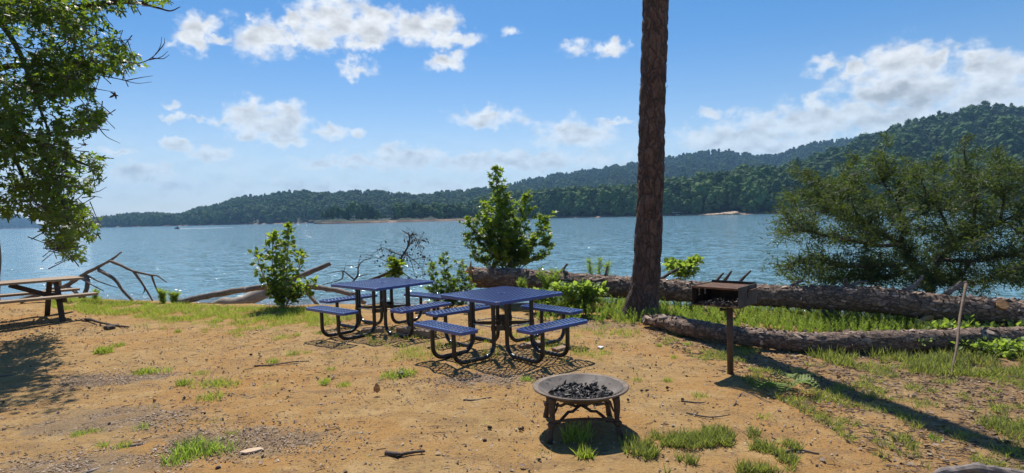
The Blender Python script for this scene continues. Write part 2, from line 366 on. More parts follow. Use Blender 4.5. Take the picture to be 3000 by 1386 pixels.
# ================================================================ SETTING
# ---------------------------------------------------------------- ground sheet
def axis(a, b, fine, lo, hi):
    mid = list(np.arange(a, b + 1e-6, fine)); out = list(mid); s = fine; x = a
    left = []; 
    while x > lo: s *= 1.35; x -= s; left.append(max(x, lo))
    s = fine; x = b; right = []
    while x < hi: s *= 1.35; x += s; right.append(min(x, hi))
    return np.array(left[::-1] + mid + right)
gxs = axis(-13, 10, .05, -4200, 4200); gys = axis(3.3, 16.5, .05, -45, 4300)
GX, GY = np.meshgrid(gxs, gys); GZ = gz(GX, GY)
def vnoise(x, y, s, seed):
    r = np.random.default_rng(seed); T = r.normal(size=(256, 256)); X = x / s; Y = y / s
    xi = np.floor(X).astype(int); yi = np.floor(Y).astype(int); fx = X - xi; fy = Y - yi
    fx = fx * fx * (3 - 2 * fx); fy = fy * fy * (3 - 2 * fy); g = lambda a, b: T[a % 256, b % 256]
    return (g(xi, yi) * (1 - fx) + g(xi + 1, yi) * fx) * (1 - fy) + (g(xi, yi + 1) * (1 - fx) + g(xi + 1, yi + 1) * fx) * fy
near = (np.abs(GX) < 20) & (GY < 25)
mic = vnoise(GX, GY, .35, 1) * .007 + vnoise(GX, GY, .13, 2) * .005 + vnoise(GX, GY, .06, 3) * .0035
trk = np.sin((GX * .45 - GY + 7.2) * 16) * .006 * np.exp(-((GX * .45 - GY + 7.2) / .5) ** 2) * (GX < 1)
GZ = np.where(near, GZ + mic + trk, GZ)
ny, nx = GX.shape; idx = np.arange(nx * ny).reshape(ny, nx)
gf = np.stack([idx[:-1, :-1], idx[:-1, 1:], idx[1:, 1:], idx[1:, :-1]], -1).reshape(-1, 4)
m, t, p, o = newmat('sandy_soil'); v = t.pos()
big = t.noise(v, .55, 4, .6); mid = t.noise(v, 3.2, 5, .65); fin = t.noise(v, 45, 4, .7); grain = t.noise(v, 140, 2, .8)
c = t.mix(t.rng(big, .36, .62), C(.395, .250, .100), (.405, .220, .072, 1))
c = t.mix(t.math('MULTIPLY', t.rng(mid, .45, .7), .55), c, C(.52, .36, .17))
spx = t.new('ShaderNodeSeparateXYZ'); t.l.new(v, spx.inputs[0])
def spot(x, y, rx, ry):
    q = t.vmath('MULTIPLY', t.vmath('SUBTRACT', v, (x, y, 0)), (1 / rx, 1 / ry, 0)); return t.math('SUBTRACT', 1.0, t.vmath('LENGTH', q))
chip = None
for px, py, rx, ry in ((330, 1230, 1.0, .55), (700, 1290, .9, .4), (330, 1110, 1.0, .35), (250, 1370, .8, .35), (1420, 1110, .8, .25), (1700, 950, 1.6, .7)):
    g = gp(px, py); s_ = spot(g.x, g.y, rx, ry); chip = s_ if chip is None else t.math('MAXIMUM', chip, s_)
chipm = t.rng(t.math('ADD', chip, t.math('MULTIPLY', t.math('SUBTRACT', t.noise(v, 2.5, 5, .7), .5), 2.4)), .1, .5)
c = t.mix(t.math('MULTIPLY', chipm, .62), c, t.mix(t.rng(fin, .35, .65), C(.12, .092, .066), C(.33, .25, .165)))
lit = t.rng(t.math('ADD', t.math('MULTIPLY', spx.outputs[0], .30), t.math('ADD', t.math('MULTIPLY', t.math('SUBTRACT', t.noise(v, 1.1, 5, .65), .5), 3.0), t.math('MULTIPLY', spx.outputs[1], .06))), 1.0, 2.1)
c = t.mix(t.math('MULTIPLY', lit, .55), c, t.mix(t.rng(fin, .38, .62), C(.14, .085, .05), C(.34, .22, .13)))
c = t.mix(t.math('MULTIPLY', t.rng(t.noise(t.mapping(v, (1.0, 2.2, 1), (0, 0, R(24))), 1.7, 6, .72), .48, .66), .5), c, C(.20, .125, .068))
c = t.mix(t.rng(t.noise(v, 9, 5, .75), .52, .68), c, t.mix(.5, c, C(.15, .10, .065)))
c = t.mix(t.rng(fin, .54, .68), c, t.mix(.65, c, C(.13, .085, .055)))
c = t.mix(t.rng(grain, .60, .74), c, C(.52, .38, .22))
c = t.mix(t.rng(t.noise(v, 22, 3, .6), .64, .70), c, C(.09, .06, .045))
bank = t.rng(spx.outputs[2], -.85, -.12)
c = t.mix(bank, C(.22, .15, .10), c)
t.put(p.inputs['Base Color'], c); p.inputs['Roughness'].default_value = .95; p.inputs['Specular IOR Level'].default_value = .15
h = t.math('ADD', t.math('MULTIPLY', fin, .9), t.math('ADD', t.math('MULTIPLY', grain, .45), mid))
t.put(p.inputs['Normal'], t.bump(h, 1.0, .025))
ground = mesh_np('ground', np.stack([GX, GY, GZ], -1).reshape(-1, 3), gf, m, smooth=True); tag(ground, 'sandy orange dirt lakeshore clearing with thin litter', 'ground', kind='structure')

# ---------------------------------------------------------------- water
m, t, p, o = newmat('lake_water'); v = t.pos()
vs = t.mapping(v, (.8, 1.25, 1), (0, 0, R(12)))
half = (.5, .5, .5)
def nn(sc, det, k): return t.vmath('SCALE', t.vmath('SUBTRACT', t.noise(vs, sc, det, .6, col=True), half), k)
gust = t.math('MULTIPLY', t.rng(t.noise(t.mapping(v, (.006, .02, 1)), 1.0, 3), .3, .7, .8, 1.15), t.rng(t.noise(v, .55, 4, .7), .38, .68, .55, 1.9))
pert = t.vmath('ADD', t.vmath('ADD', nn(.7, 2, .7), nn(2.4, 3, 1.5)), nn(9.0, 2, 1.5))
pert = t.vmath('MULTIPLY', t.vmath('SCALE', pert, gust), (1, 1, 0))
N = t.vmath('NORMALIZE', t.vmath('ADD', pert, (0, 0, 1)))
sp = t.new('ShaderNodeSeparateXYZ'); t.l.new(v, sp.inputs[0])
shoal = t.rng(t.math('ADD', sp.outputs[1], t.math('MULTIPLY', sp.outputs[0], .25)), 14.5, 19)
t.put(p.inputs['Base Color'], t.mix(shoal, C(.16, .125, .10), C(.13, .255, .30)))
p.inputs['Roughness'].default_value = .07; p.inputs['IOR'].default_value = 1.333; t.put(p.inputs['Normal'], N)
wm = m
o = mesh_np('water', [(-4100, 8, WATER_Z), (4100, 8, WATER_Z), (4100, 4200, WATER_Z), (-4100, 4200, WATER_Z)], [(0, 1, 2, 3)], m)
tag(o, 'blue rippled lake water sparkling in the sun', 'lake', kind='structure')

# ---------------------------------------------------------------- far hills with forest
def ico(sub):
    import bmesh
    bm = bmesh.new(); bmesh.ops.create_icosphere(bm, subdivisions=sub, radius=1); V = np.array([v.co[:] for v in bm.verts]); Fc = np.array([[v.index for v in f.verts] for f in bm.faces]); bm.free(); return V, Fc
IV2, IF2 = ico(2)
def crown_mesh(name, kind, mat, seed, flakes=520):
    r = np.random.default_rng(seed); V = []; Fc = []; base = 0; cents = []
    if kind == 'round':
        for i in range(12):
            a = r.uniform(0, 6.28); z = r.uniform(.34, .86); rr = .30 * math.sqrt(max(.05, 1 - ((z - .56) / .42) ** 2)); d = rr * r.uniform(.3, .9)
            cents.append((d * math.cos(a), d * math.sin(a), z, r.uniform(.11, .17)))
    elif kind == 'tall':
        for i in range(13):
            a = r.uniform(0, 6.28); z = .18 + .74 * i / 12; rr = .2 * math.sqrt(max(.06, 1 - ((z - .5) / .52) ** 2)); d = rr * r.uniform(.2, .8)
            cents.append((d * math.cos(a), d * math.sin(a), z, r.uniform(.09, .13)))
    else:
        for i in range(16):
            a = i * 2.4; z = .12 + .8 * i / 15; rr = .16 * (1.02 - z); cents.append((rr * math.cos(a), rr * math.sin(a), z, .05 + .1 * (1 - z)))
    for (x, y, z, rad) in cents:
        q = IV2 * (1 + .28 * r.normal(size=(len(IV2), 1))) * rad; V.append(q * (1, 1, .85) + (x, y, z)); Fc.append(IF2 + base); base += len(q)
    c = np.array(cents); k = r.integers(0, len(c), flakes); d = nrm(r.normal(size=(flakes, 3)) + (0, 0, .3)); P = c[k, :3] + d * c[k, 3:4] * r.uniform(.85, 1.35, (flakes, 1))
    tri = np.array([(-.6, -.4, 0), (.6, -.4, 0.1), (0, .8, -.1)]); fm = frames(nrm(r.normal(size=(flakes, 3))), nrm(r.normal(size=(flakes, 3)) + (0, 0, .8)))
    sv, sf = stamp(tri, [(0, 1, 2)], P, fm, r.uniform(.018, .04, flakes)); V.append(sv); Fc.append(sf + base)
    V = np.vstack(V); Fc = np.vstack(Fc)
    me = bpy.data.meshes.new(name); me.from_pydata(V.tolist(), [], Fc.tolist()); me.materials.append(mat); me.update()
    return me
def forest_mat(name, dark, light):
    m, t, p, o = newmat(name); oi = t.new('ShaderNodeObjectInfo'); n = t.noise(t.obj(), 7, 3, .7)
    f = t.math('ADD', t.math('MULTIPLY', oi.outputs['Random'], .6), t.math('ADD', t.math('MULTIPLY', n, .3), t.math('MULTIPLY', t.math('SUBTRACT', t.noise(oi.outputs['Location'], .022, 4, .6), .4), 1.1)))
    t.put(p.inputs['Base Color'], t.mix(f, C(*dark), C(*light))); p.inputs['Roughness'].default_value = .8; p.inputs['Specular IOR Level'].default_value = .2
    tr = t.new('ShaderNodeBsdfTranslucent'); t.put(tr.inputs[0], t.mix(f, C(.04, .09, .015), C(.10, .19, .025))); mx = t.new('ShaderNodeMixShader'); mx.inputs[0].default_value = .25
    t.l.new(p.outputs[0], mx.inputs[1]); t.l.new(tr.outputs[0], mx.inputs[2]); t.l.new(mx.outputs[0], o.inputs[0]); return m
M['forest'] = forest_mat('forest_leaves', (.030, .075, .026), (.115, .19, .05))
CROWNS = [crown_mesh('broad_crown', 'round', M['forest'], s) for s in (1, 2, 3, 4)] + [crown_mesh('tall_crown', 'tall', M['forest'], s) for s in (5, 6)] + [crown_mesh('conifer_crown', 'cone', M['forest'], 8)]
protos = bpy.data.collections.new('crown_library')
for me in CROWNS:
    protos.objects.link(bpy.data.objects.new(me.name, me))
def forest(name, pts, sc, label):
    me = bpy.data.meshes.new(name); me.vertices.add(len(pts)); me.vertices.foreach_set('co', np.asarray(pts, np.float32).ravel())
    a = me.attributes.new('sc', 'FLOAT', 'POINT'); a.data.foreach_set('value', np.asarray(sc, np.float32))
    o = bpy.data.objects.new(name, me); link(o)
    ng = bpy.data.node_groups.new('scatter_' + name, 'GeometryNodeTree')
    ng.interface.new_socket('Geometry', in_out='INPUT', socket_type='NodeSocketGeometry'); ng.interface.new_socket('Geometry', in_out='OUTPUT', socket_type='NodeSocketGeometry')
    n = ng.nodes; gi = n.new('NodeGroupInput'); go = n.new('NodeGroupOutput'); ip = n.new('GeometryNodeInstanceOnPoints'); ci = n.new('GeometryNodeCollectionInfo')
    ci.inputs['Collection'].default_value = protos; ci.inputs['Separate Children'].default_value = True; ci.inputs['Reset Children'].default_value = True
    ip.inputs['Pick Instance'].default_value = True
    rv = n.new('FunctionNodeRandomValue'); rv.data_type = 'FLOAT_VECTOR'; rv.inputs[1].default_value = (.06, .06, 6.28)
    ri = n.new('FunctionNodeRandomValue'); ri.data_type = 'INT'; ri.inputs[4].default_value = 0; ri.inputs[5].default_value = len(CROWNS) - 1; ri.inputs['Seed'].default_value = 3
    na = n.new('GeometryNodeInputNamedAttribute'); na.data_type = 'FLOAT'; na.inputs[0].default_value = 'sc'
    L = ng.links; L.new(gi.outputs[0], ip.inputs['Points']); L.new(ci.outputs[0], ip.inputs['Instance']); L.new(rv.outputs[0], ip.inputs['Rotation'])
    L.new(ri.outputs[2], ip.inputs['Instance Index']); L.new(na.outputs[0], ip.inputs['Scale']); L.new(ip.outputs[0], go.inputs[0])
    md = o.modifiers.new('scatter', 'NODES'); md.node_group = ng
    tag(o, label, 'forest', kind='stuff'); return o
m, t, p, o = newmat('hill_soil'); v = t.pos(); sp = t.new('ShaderNodeSeparateXYZ'); t.l.new(v, sp.inputs[0]); n = t.noise(v, .06, 5, .7); n2 = t.noise(v, .5, 5, .7)
clay = t.mix(n, C(.22, .105, .06), C(.34, .215, .135)); clay = t.mix(t.rng(n2, .4, .6), t.mix(.6, clay, C(.14, .10, .075)), clay)
t.put(p.inputs['Base Color'], t.mix(t.rng(t.math('ADD', sp.outputs[2], t.math('MULTIPLY', n, 1.6)), 1.3, 2.1), clay, C(.03, .045, .02))); p.inputs['Roughness'].default_value = .95
M['hill'] = m
def interp(tab, x): tab = np.array(tab); return np.interp(x, tab[:, 0], tab[:, 1])
def hill(name, label, top, r0t, dr, tree, ntree, flabel, x0, x1, flat=.0, shorew=8, bump=.11, expo=.95, seed=1, beach=None, zmin=1.2):
    cols = np.arange(x0, x1 + 1, 6.0); ts = np.concatenate([[-.02], np.linspace(0, 1, 25), [1.06, 1.2, 1.5]])
    r0 = interp(r0t, cols); D = interp(dr, cols) if hasattr(dr, '__len__') else np.full(len(cols), float(dr))
    zr = np.array([at(x, y, r).z for x, y, r in zip(cols, interp(top, cols), r0 + D)]) - tree * .92
    zr = np.maximum(zr, zmin)
    def zf(cx, t):
        z1 = np.interp(cx, cols, zr); dd = np.interp(cx, cols, D); tt = np.clip(t, 0, 1)
        sh = 1.25 * ss(0, 1, t * dd / shorew) * (1 + .5 * vnoise(cx, t * 0, 23., seed + 5))
        z = -1.0 + sh + (z1 - .6) * ((1 - flat) * tt ** expo + flat * ss(.0, 1, tt))
        z = z + bump * z1 * vnoise(cx, t * 60, 22., seed) * tt * (1 - tt) * 2
        z = z - (z1 + 5) * ss(1.0, 1.8, t) * 1.2
        return np.where(t < 0, -3.0, z)
    CX, TT = np.meshgrid(cols, ts); Z = zf(CX, TT); YY = r0[None] + D[None] * TT
    XX = np.array([[at(c, 640, yy).x for c, yy in zip(cols, row)] for row in YY])
    idx = np.arange(CX.size).reshape(CX.shape); fc = np.stack([idx[:-1, :-1], idx[:-1, 1:], idx[1:, 1:], idx[1:, :-1]], -1).reshape(-1, 4)
    h = mesh_np(name, np.stack([XX, YY, Z], -1).reshape(-1, 3), fc, M['hill'], smooth=True); tag(h, label, 'hill', kind='structure')
    r = np.random.default_rng(seed); cx = r.uniform(x0, x1, ntree * 2); tt = r.uniform(.0, 1.03, ntree * 2); dd = np.interp(cx, cols, D); rr = np.interp(cx, cols, r0)
    keep = (r.uniform(size=len(cx)) < (rr + dd * tt) / (rr + dd).max()) & (tt * dd > (beach(cx) if beach else 3.0))
    cx, tt = cx[keep][:ntree], tt[keep][:ntree]; Y = np.interp(cx, cols, r0) + np.interp(cx, cols, D) * tt
    P = np.stack([np.array([at(a, 640, b).x for a, b in zip(cx, Y)]), Y, zf(cx, tt) - .04 * tree], -1)
    sc = tree * (.5 + .85 * r.uniform(size=len(cx)) ** 1.4) * np.where(tt * np.interp(cx, cols, D) < 14, .8, 1)
    forest('forest', P, sc, flabel)
    return zf, cols, r0, D
hill('far_hill', 'hazy blue far hill at the left edge of the lake', [(-500, 590), (-200, 606), (0, 633), (60, 629), (94, 645), (114, 664), (130, 672)], [(-500, 2300), (130, 2700)], 500, 17, 2600, 'hazy blue forest on the farthest hill at the left edge', -500, 124, seed=11)
H2 = hill('left_hill', 'long low wooded hill across the lake on the left', [(268, 655), (294, 641), (390, 627), (472, 628), (500, 631), (537, 629), (567, 616), (607, 607), (645, 599), (675, 589), (716, 577), (754, 576), (825, 563), (890, 558), (965, 567), (1081, 559), (1124, 562), (1230, 573), (1312, 563), (1378, 556), (1500, 545), (1700, 540)], [(268, 1300), (600, 1050), (900, 880), (1200, 880), (1700, 950)], [(268, 140), (500, 260), (800, 380), (1700, 450)], 17, 6500, 'blue green forest covering the long hill left of the pine', 268, 1700, seed=12)
hill('back_ridge', 'wooded mountain ridge behind the right shore', [(1300, 580), (1380, 566), (1480, 545), (1531, 530), (1630, 509), (1680, 504), (1747, 495), (1852, 478), (1950, 462), (2000, 451), (2078, 441), (2155, 443), (2225, 455), (2272, 451), (2388, 418), (2504, 403), (2582, 387), (2636, 374), (2750, 360), (2900, 350)], [(1300, 1000), (2900, 900)], [(1300, 500), (1700, 800), (2900, 700)], 17, 9000, 'hazy green forest on the ridge behind the right shore', 1300, 2900, seed=13)
def beachw(cx): return 3 + 12 * np.exp(-((cx - 2125) / 60.) ** 2) + 6 * np.exp(-((cx - 1640) / 60.) ** 2) + 5 * np.exp(-((cx - 1770) / 45.) ** 2)
H5 = hill('right_hill', 'steep wooded hillside along the right shore', [(1400, 592), (1500, 577), (1600, 568), (1750, 562), (1860, 555), (1940, 538), (2024, 526), (2117, 511), (2155, 500), (2210, 504), (2273, 492), (2388, 462), (2466, 430), (2560, 400), (2640, 374), (2698, 349), (2776, 333), (2854, 311), (2930, 308), (3000, 316), (3300, 300), (3700, 290)], [(1400, 660), (1560, 610), (1900, 520), (2200, 455), (2600, 425), (3700, 380)], [(1400, 70), (2100, 110), (2273, 170), (2466, 300), (2640, 380), (3000, 420), (3700, 420)], 21, 3600, 'dense green forest on the steep right hillside', 1400, 3700, seed=14, beach=beachw)
H3 = hill('clay_point', 'low point of red clay running out into the lake', [(918, 650), (940, 636), (1030, 628), (1100, 633), (1130, 628), (1200, 612), (1300, 604), (1400, 604), (1520, 590), (1600, 590)], [(918, 560), (940, 540), (1200, 545), (1400, 590), (1600, 640)], [(918, 6), (960, 30), (1130, 45), (1300, 70), (1600, 80)], 13, 300, 'dark green wood on the low point behind the clay beach', 918, 1600, seed=15, expo=.28, zmin=3.4, shorew=4, beach=lambda c: np.where(c < 1160, 200, 14))

P = at(2125, 629, 462); n_ = 60; a_ = RNG.uniform(-1, 1, n_); cv, cf = stamp(IV2 * (1 + .12 * RNG.normal(size=(len(IV2), 1))), IF2, np.stack([P.x + a_ * 17 + 3, P.y + 5 + RNG.normal(size=n_) * 2.0, WATER_Z + .2 + 0 * a_], -1), np.repeat(np.eye(3)[None], n_, 0), np.stack([RNG.uniform(2.5, 5, n_), RNG.uniform(2, 4, n_), (2.5 - 1.6 * np.abs(a_ - .25)) * RNG.uniform(.6, 1, n_)], -1))
m, t, p, o = newmat('clay_bank'); n = t.noise(t.pos(), .35, 6, .7); t.put(p.inputs['Base Color'], t.mix(t.rng(n, .35, .65), C(.30, .20, .13), C(.48, .37, .26))); p.inputs['Roughness'].default_value = .95
tag(mesh_np('clay_bank', cv, cf, m, smooth=True), 'bare tan clay bank on the right shore', 'shore', kind='structure')
# ---------------------------------------------------------------- single trees on the far shore
tm = bpy.data.meshes.new('far_trunk'); b = MB(); b.tube([(0, 0, -.06), (.01, 0, .3), (0, .01, .7)], [.02, .015, .008], 6); tm.from_pydata(b.v, [], b.f); tm.materials.append(M['grey_bark'])
def shore_tree(H, px, t, hgt, k, label, group):
    zf, cols, r0, D = H; Y = np.interp(px, cols, r0) + np.interp(px, cols, D) * t; P = at(px, 640, Y); z = float(zf(np.array([px]), np.array([t]))[0])
    e = empty('shore_tree', (P.x, P.y, z - .02 * hgt), random.uniform(0, 6.28)); e.scale = (hgt * random.uniform(.9, 1.1), hgt * random.uniform(.9, 1.1), hgt)
    tag(e, label, 'tree', group)
    a = bpy.data.objects.new('trunk', tm); link(a, e); c = bpy.data.objects.new('crown', CROWNS[k]); link(c, e); return e
for px, hh, k in ((950, 9, 1), (962, 11, 0), (976, 13, 5), (990, 12.5, 4), (1004, 11, 3), (1018, 12, 6), (1036, 18, 0), (1052, 13, 6), (1064, 15, 5), (1078, 15.5, 6), (1092, 13, 4), (1106, 11, 2)):
    lab = 'tallest round tree on the red clay point' if hh == 18 else 'dark green tree in the clump on the tip of the red clay point'
    shore_tree(H3, px, .5, hh, k, lab, 'trees on the clay point')
for px, hh in ((1100, 4.5), (1117, 5), (1130, 3.6)): shore_tree(H3, px, .3, hh, 2, 'low pale green bush beside the trees on the clay point', 'bushes on the clay point')
for i in range(46):
    px = 1165 + i * 33 + random.uniform(-10, 10); H = H3 if px < 1400 else H5
    dd = np.interp(px, H[1], H[3]); bw = 14 if px < 1400 else float(beachw(px)) + 3
    shore_tree(H, px, min(.7, bw / dd), random.uniform(9, 15), random.choice((0, 1, 2, 3, 4, 5, 2, 6)), 'leafy tree in the front row along the far wooded shore', 'front row of trees along the far shore')

# ---------------------------------------------------------------- docks, boat, wake
M['white_roof'] = rust_mat('pale_roof', (.62, .62, .60), (.5, .5, .5), (.4, .38, .36), .8)
def dock(px, py, Y, wd, lab):
    P = at(px, py, Y); e = empty('boat_dock', (P.x, P.y - 6, WATER_Z), R(8)); tag(e, lab, 'boat dock')
    MB().box((0, 0, .25), (wd * 1.25, 5, .5)).build('deck', M['plank_dark'], e)
    rb = MB(); rb.beam((-wd / 2, 0, 2.9), (wd / 2, 0, 2.9), .5, .25)
    for s in (-1, 1): rb.beam((-wd / 2, s * 1.5, 2.75), (wd / 2, s * 1.5, 2.75), 2.8, .12, up=(0, -s * .2, 1))
    rb.build('roof', M['white_roof'], e)
    for x in (-.45, .45):
        for y in (-2, 2): MB().tube([(x * wd, y, .4), (x * wd, y, 2.75)], .09, 6).build('post', M['plank_dark'], e)
    MB().box((wd * .1, 0, .95), (wd * .5, 1.8, .9)).build('covered_hull', M['white_roof'], e, bevel=.2)
dock(1978, 626, 512, 7.0, 'pale roofed boat dock just right of the pine trunk on the far shore')
dock(1715, 632, 592, 8.5, 'pale roofed boat dock left of the pine trunk on the far shore')
P = at(519, 671.5, 345); jb = empty('personal_watercraft', (P.x, P.y, WATER_Z), R(174)); tag(jb, 'small dark watercraft speeding left across the open lake', 'watercraft')
M['hull'] = rust_mat('dark_hull', (.02, .022, .03), (.03, .03, .04), (.04, .04, .05), 3, 0, .3)
b = MB(); prof = [(-1.5, .38, .55), (-1.0, .52, .62), (0, .56, .66), (.8, .46, .72), (1.35, .2, .8), (1.6, .04, .86)]
for i, (x, hw, zt) in enumerate(prof): b.v += [(x, -hw, .05), (x, hw, .05), (x, hw * .8, zt), (x, -hw * .8, zt)]
for i in range(len(prof) - 1):
    for k in range(4): b.f.append((i * 4 + k, i * 4 + (k + 1) % 4, i * 4 + 4 + (k + 1) % 4, i * 4 + 4 + k))
b.f += [(3, 2, 1, 0), tuple(len(b.v) - 4 + k for k in range(4))]; b.build('hull', M['hull'], jb, bevel=.05)
MB().box((-.4, 0, .82), (1.2, .36, .3)).build('seat', M['hull'], jb, bevel=.08)
MB().tube([(.4, -.38, 1.12), (.5, 0, 1.1), (.4, .38, 1.12)], .03, 6).tube([(.7, 0, .7), (.48, 0, 1.1)], .06, 6).build('handlebar', M['hull'], jb)
def skin_person(name, loc, rz, pts, edges, rad, mat, label):
    me = bpy.data.meshes.new(name); me.from_pydata(pts, edges, []); me.materials.append(mat); o = bpy.data.objects.new(name, me); link(o); o.location = loc; o.rotation_euler = (0, 0, rz)
    md = o.modifiers.new('skin', 'SKIN'); sk = me.skin_vertices[0] if me.skin_vertices else me.attributes
    lay = me.skin_vertices.new().data if False else None
    tag(o, label, 'person'); return o
import bmesh
def person(name, loc, rz, pts, edges, rad, mat, label):
    bm = bmesh.new(); sl = bm.verts.layers.skin.verify(); vs_ = []
    for q, r_ in zip(pts, rad):
        v_ = bm.verts.new(q); v_[sl].radius = (r_, r_); vs_.append(v_)
    vs_[0][sl].use_root = True
    for a, b_ in edges: bm.edges.new((vs_[a], vs_[b_]))
    me = bpy.data.meshes.new(name); bm.to_mesh(me); bm.free(); me.materials.append(mat); o = bpy.data.objects.new(name, me); link(o); o.location = loc; o.rotation_euler = (0, 0, rz)
    o.modifiers.new('skin', 'SKIN'); sd = o.modifiers.new('subd', 'SUBSURF'); sd.levels = sd.render_levels = 1
    tag(o, label, 'person'); return o
M['dark_cloth'] = rust_mat('dark_clothing', (.02, .02, .025), (.03, .028, .03), (.04, .04, .045), 5)
pts = [(-.45, 0, 1.02), (-.4, 0, 1.25), (-.32, 0, 1.48), (-.28, 0, 1.62), (-.25, 0, 1.76), (-.3, .2, 1.5), (0, .3, 1.3), (.38, .34, 1.14), (-.3, -.2, 1.5), (0, -.3, 1.3), (.38, -.34, 1.14), (0, .24, 1.0), (-.05, .34, .62), (.12, .34, .58), (0, -.24, 1.0), (-.05, -.34, .62), (.12, -.34, .58)]
person('person', (P.x, P.y, WATER_Z), R(174), pts, [(0, 1), (1, 2), (2, 3), (3, 4), (2, 5), (5, 6), (6, 7), (2, 8), (8, 9), (9, 10), (0, 11), (11, 12), (12, 13), (0, 14), (14, 15), (15, 16)],
       [.16, .15, .16, .07, .11, .07, .05, .04, .07, .05, .04, .09, .06, .05, .09, .06, .05], M['dark_cloth'], 'rider in dark clothes sitting on the speeding watercraft')
M['foam'] = rust_mat('white_foam', (.8, .82, .84), (.7, .74, .77), (.6, .66, .7), .5)
n_ = 420; u_ = np.sort(RNG.uniform(0, 1, n_) ** 1.3) * 30; wv, wf = stamp(IV2, IF2, np.stack([P.x + 1.2 + u_, P.y + RNG.normal(size=n_) * (.15 + u_ * .02) + u_ * .12, np.full(n_, WATER_Z + .0)], -1), np.repeat(np.eye(3)[None], n_, 0), RNG.uniform(.12, .3, (n_, 1)) * np.array([[1.6, .8, .7]]) * (1.2 - u_ / 40)[:, None])
tag(mesh_np('wake', wv, wf, M['foam'], smooth=True), 'white foamy wake trailing behind the watercraft', 'wake', kind='stuff')

# ---------------------------------------------------------------- haze: the air itself
m = bpy.data.materials.new('haze_air'); m.use_nodes = True; t = NT(m.node_tree); t.n.clear(); out = t.new('ShaderNodeOutputMaterial'); pv = t.new('ShaderNodeVolumePrincipled')
pv.inputs['Color'].default_value = (.34, .62, 1.0, 1); pv.inputs['Density'].default_value = .00015; pv.inputs['Anisotropy'].default_value = .1; t.l.new(pv.outputs[0], out.inputs['Volume'])
b = MB(); b.box((0, 2150, 140), (8700, 4460, 292)); hz = b.build('haze', m); tag(hz, 'thin blue haze over the lake and hills', 'haze', kind='stuff'); hz.display_type = 'WIRE'

# ================================================================ THINGS
# ---------------------------------------------------------------- blue mesh picnic tables
def clip_seg(x0, y0, x1, y1, hx, hy):
    t0, t1 = 0.0, 1.0; dx, dy = x1 - x0, y1 - y0
    for p_, q_ in ((-dx, x0 + hx), (dx, hx - x0), (-dy, y0 + hy), (dy, hy - y0)):
        if abs(p_) < 1e-9:
            if q_ < 0: return None
        else:
            r_ = q_ / p_
            if p_ < 0: t0 = max(t0, r_)
            else: t1 = min(t1, r_)
    return None if t0 >= t1 else (x0 + dx * t0, y0 + dy * t0, x0 + dx * t1, y0 + dy * t1)
def mesh_panel(mb, hx, hy, z, th, cr, along, pitch=.058, bw=.0145):
    """expanded metal panel with a coated rim, corners cut at cr"""
    ring = []
    for sx_, sy_ in ((1, 1), (-1, 1), (-1, -1), (1, -1)):
        a0 = {(1, 1): 0, (-1, 1): 90, (-1, -1): 180, (1, -1): 270}[(sx_, sy_)]
        for k in range(5):
            a = R(a0 + 22.5 * k); ring.append((sx_ * (hx - cr) + cr * math.cos(a), sy_ * (hy - cr) + cr * math.sin(a)))
    n = len(ring); V = []
    for (x, y) in ring:
        l = math.hypot(x, y); k = .022
        nx_, ny_ = (x - math.copysign(max(0, abs(x) - k), x), y - math.copysign(max(0, abs(y) - k), y))
        V += [(x, y, z - th), (x, y, z - .006), (x * (1 - .006 / hx), y * (1 - .006 / hy), z), (x * (1 - k / hx), y * (1 - k / hy), z), (x * (1 - k / hx), y * (1 - k / hy), z - th)]
    Fc = []
    for i in range(n):
        j = (i + 1) % n
        for k in range(5): Fc.append((i * 5 + k, j * 5 + k, j * 5 + (k + 1) % 5, i * 5 + (k + 1) % 5))
    mb.add(V, Fc)
    ang = R(27)
    for s in (1, -1):
        d = Vector((math.cos(ang) * s, math.sin(ang), 0)) if along == 'x' else Vector((math.sin(ang) * s, math.cos(ang), 0))
        nv = Vector((-d.y, d.x, 0)); L = 2.2
        k = -int(1.2 / pitch)
        while k * pitch < 1.2:
            c = nv * (k * pitch); k += 1
            q = clip_seg(c.x - d.x * L, c.y - d.y * L, c.x + d.x * L, c.y + d.y * L, hx - .012, hy - .012)
            if q and math.hypot(q[2] - q[0], q[3] - q[1]) > .03:
                zz = z - .006 - (.0012 if s > 0 else 0)
                mb.beam((q[0], q[1], zz), (q[2], q[3], zz), bw, .006)
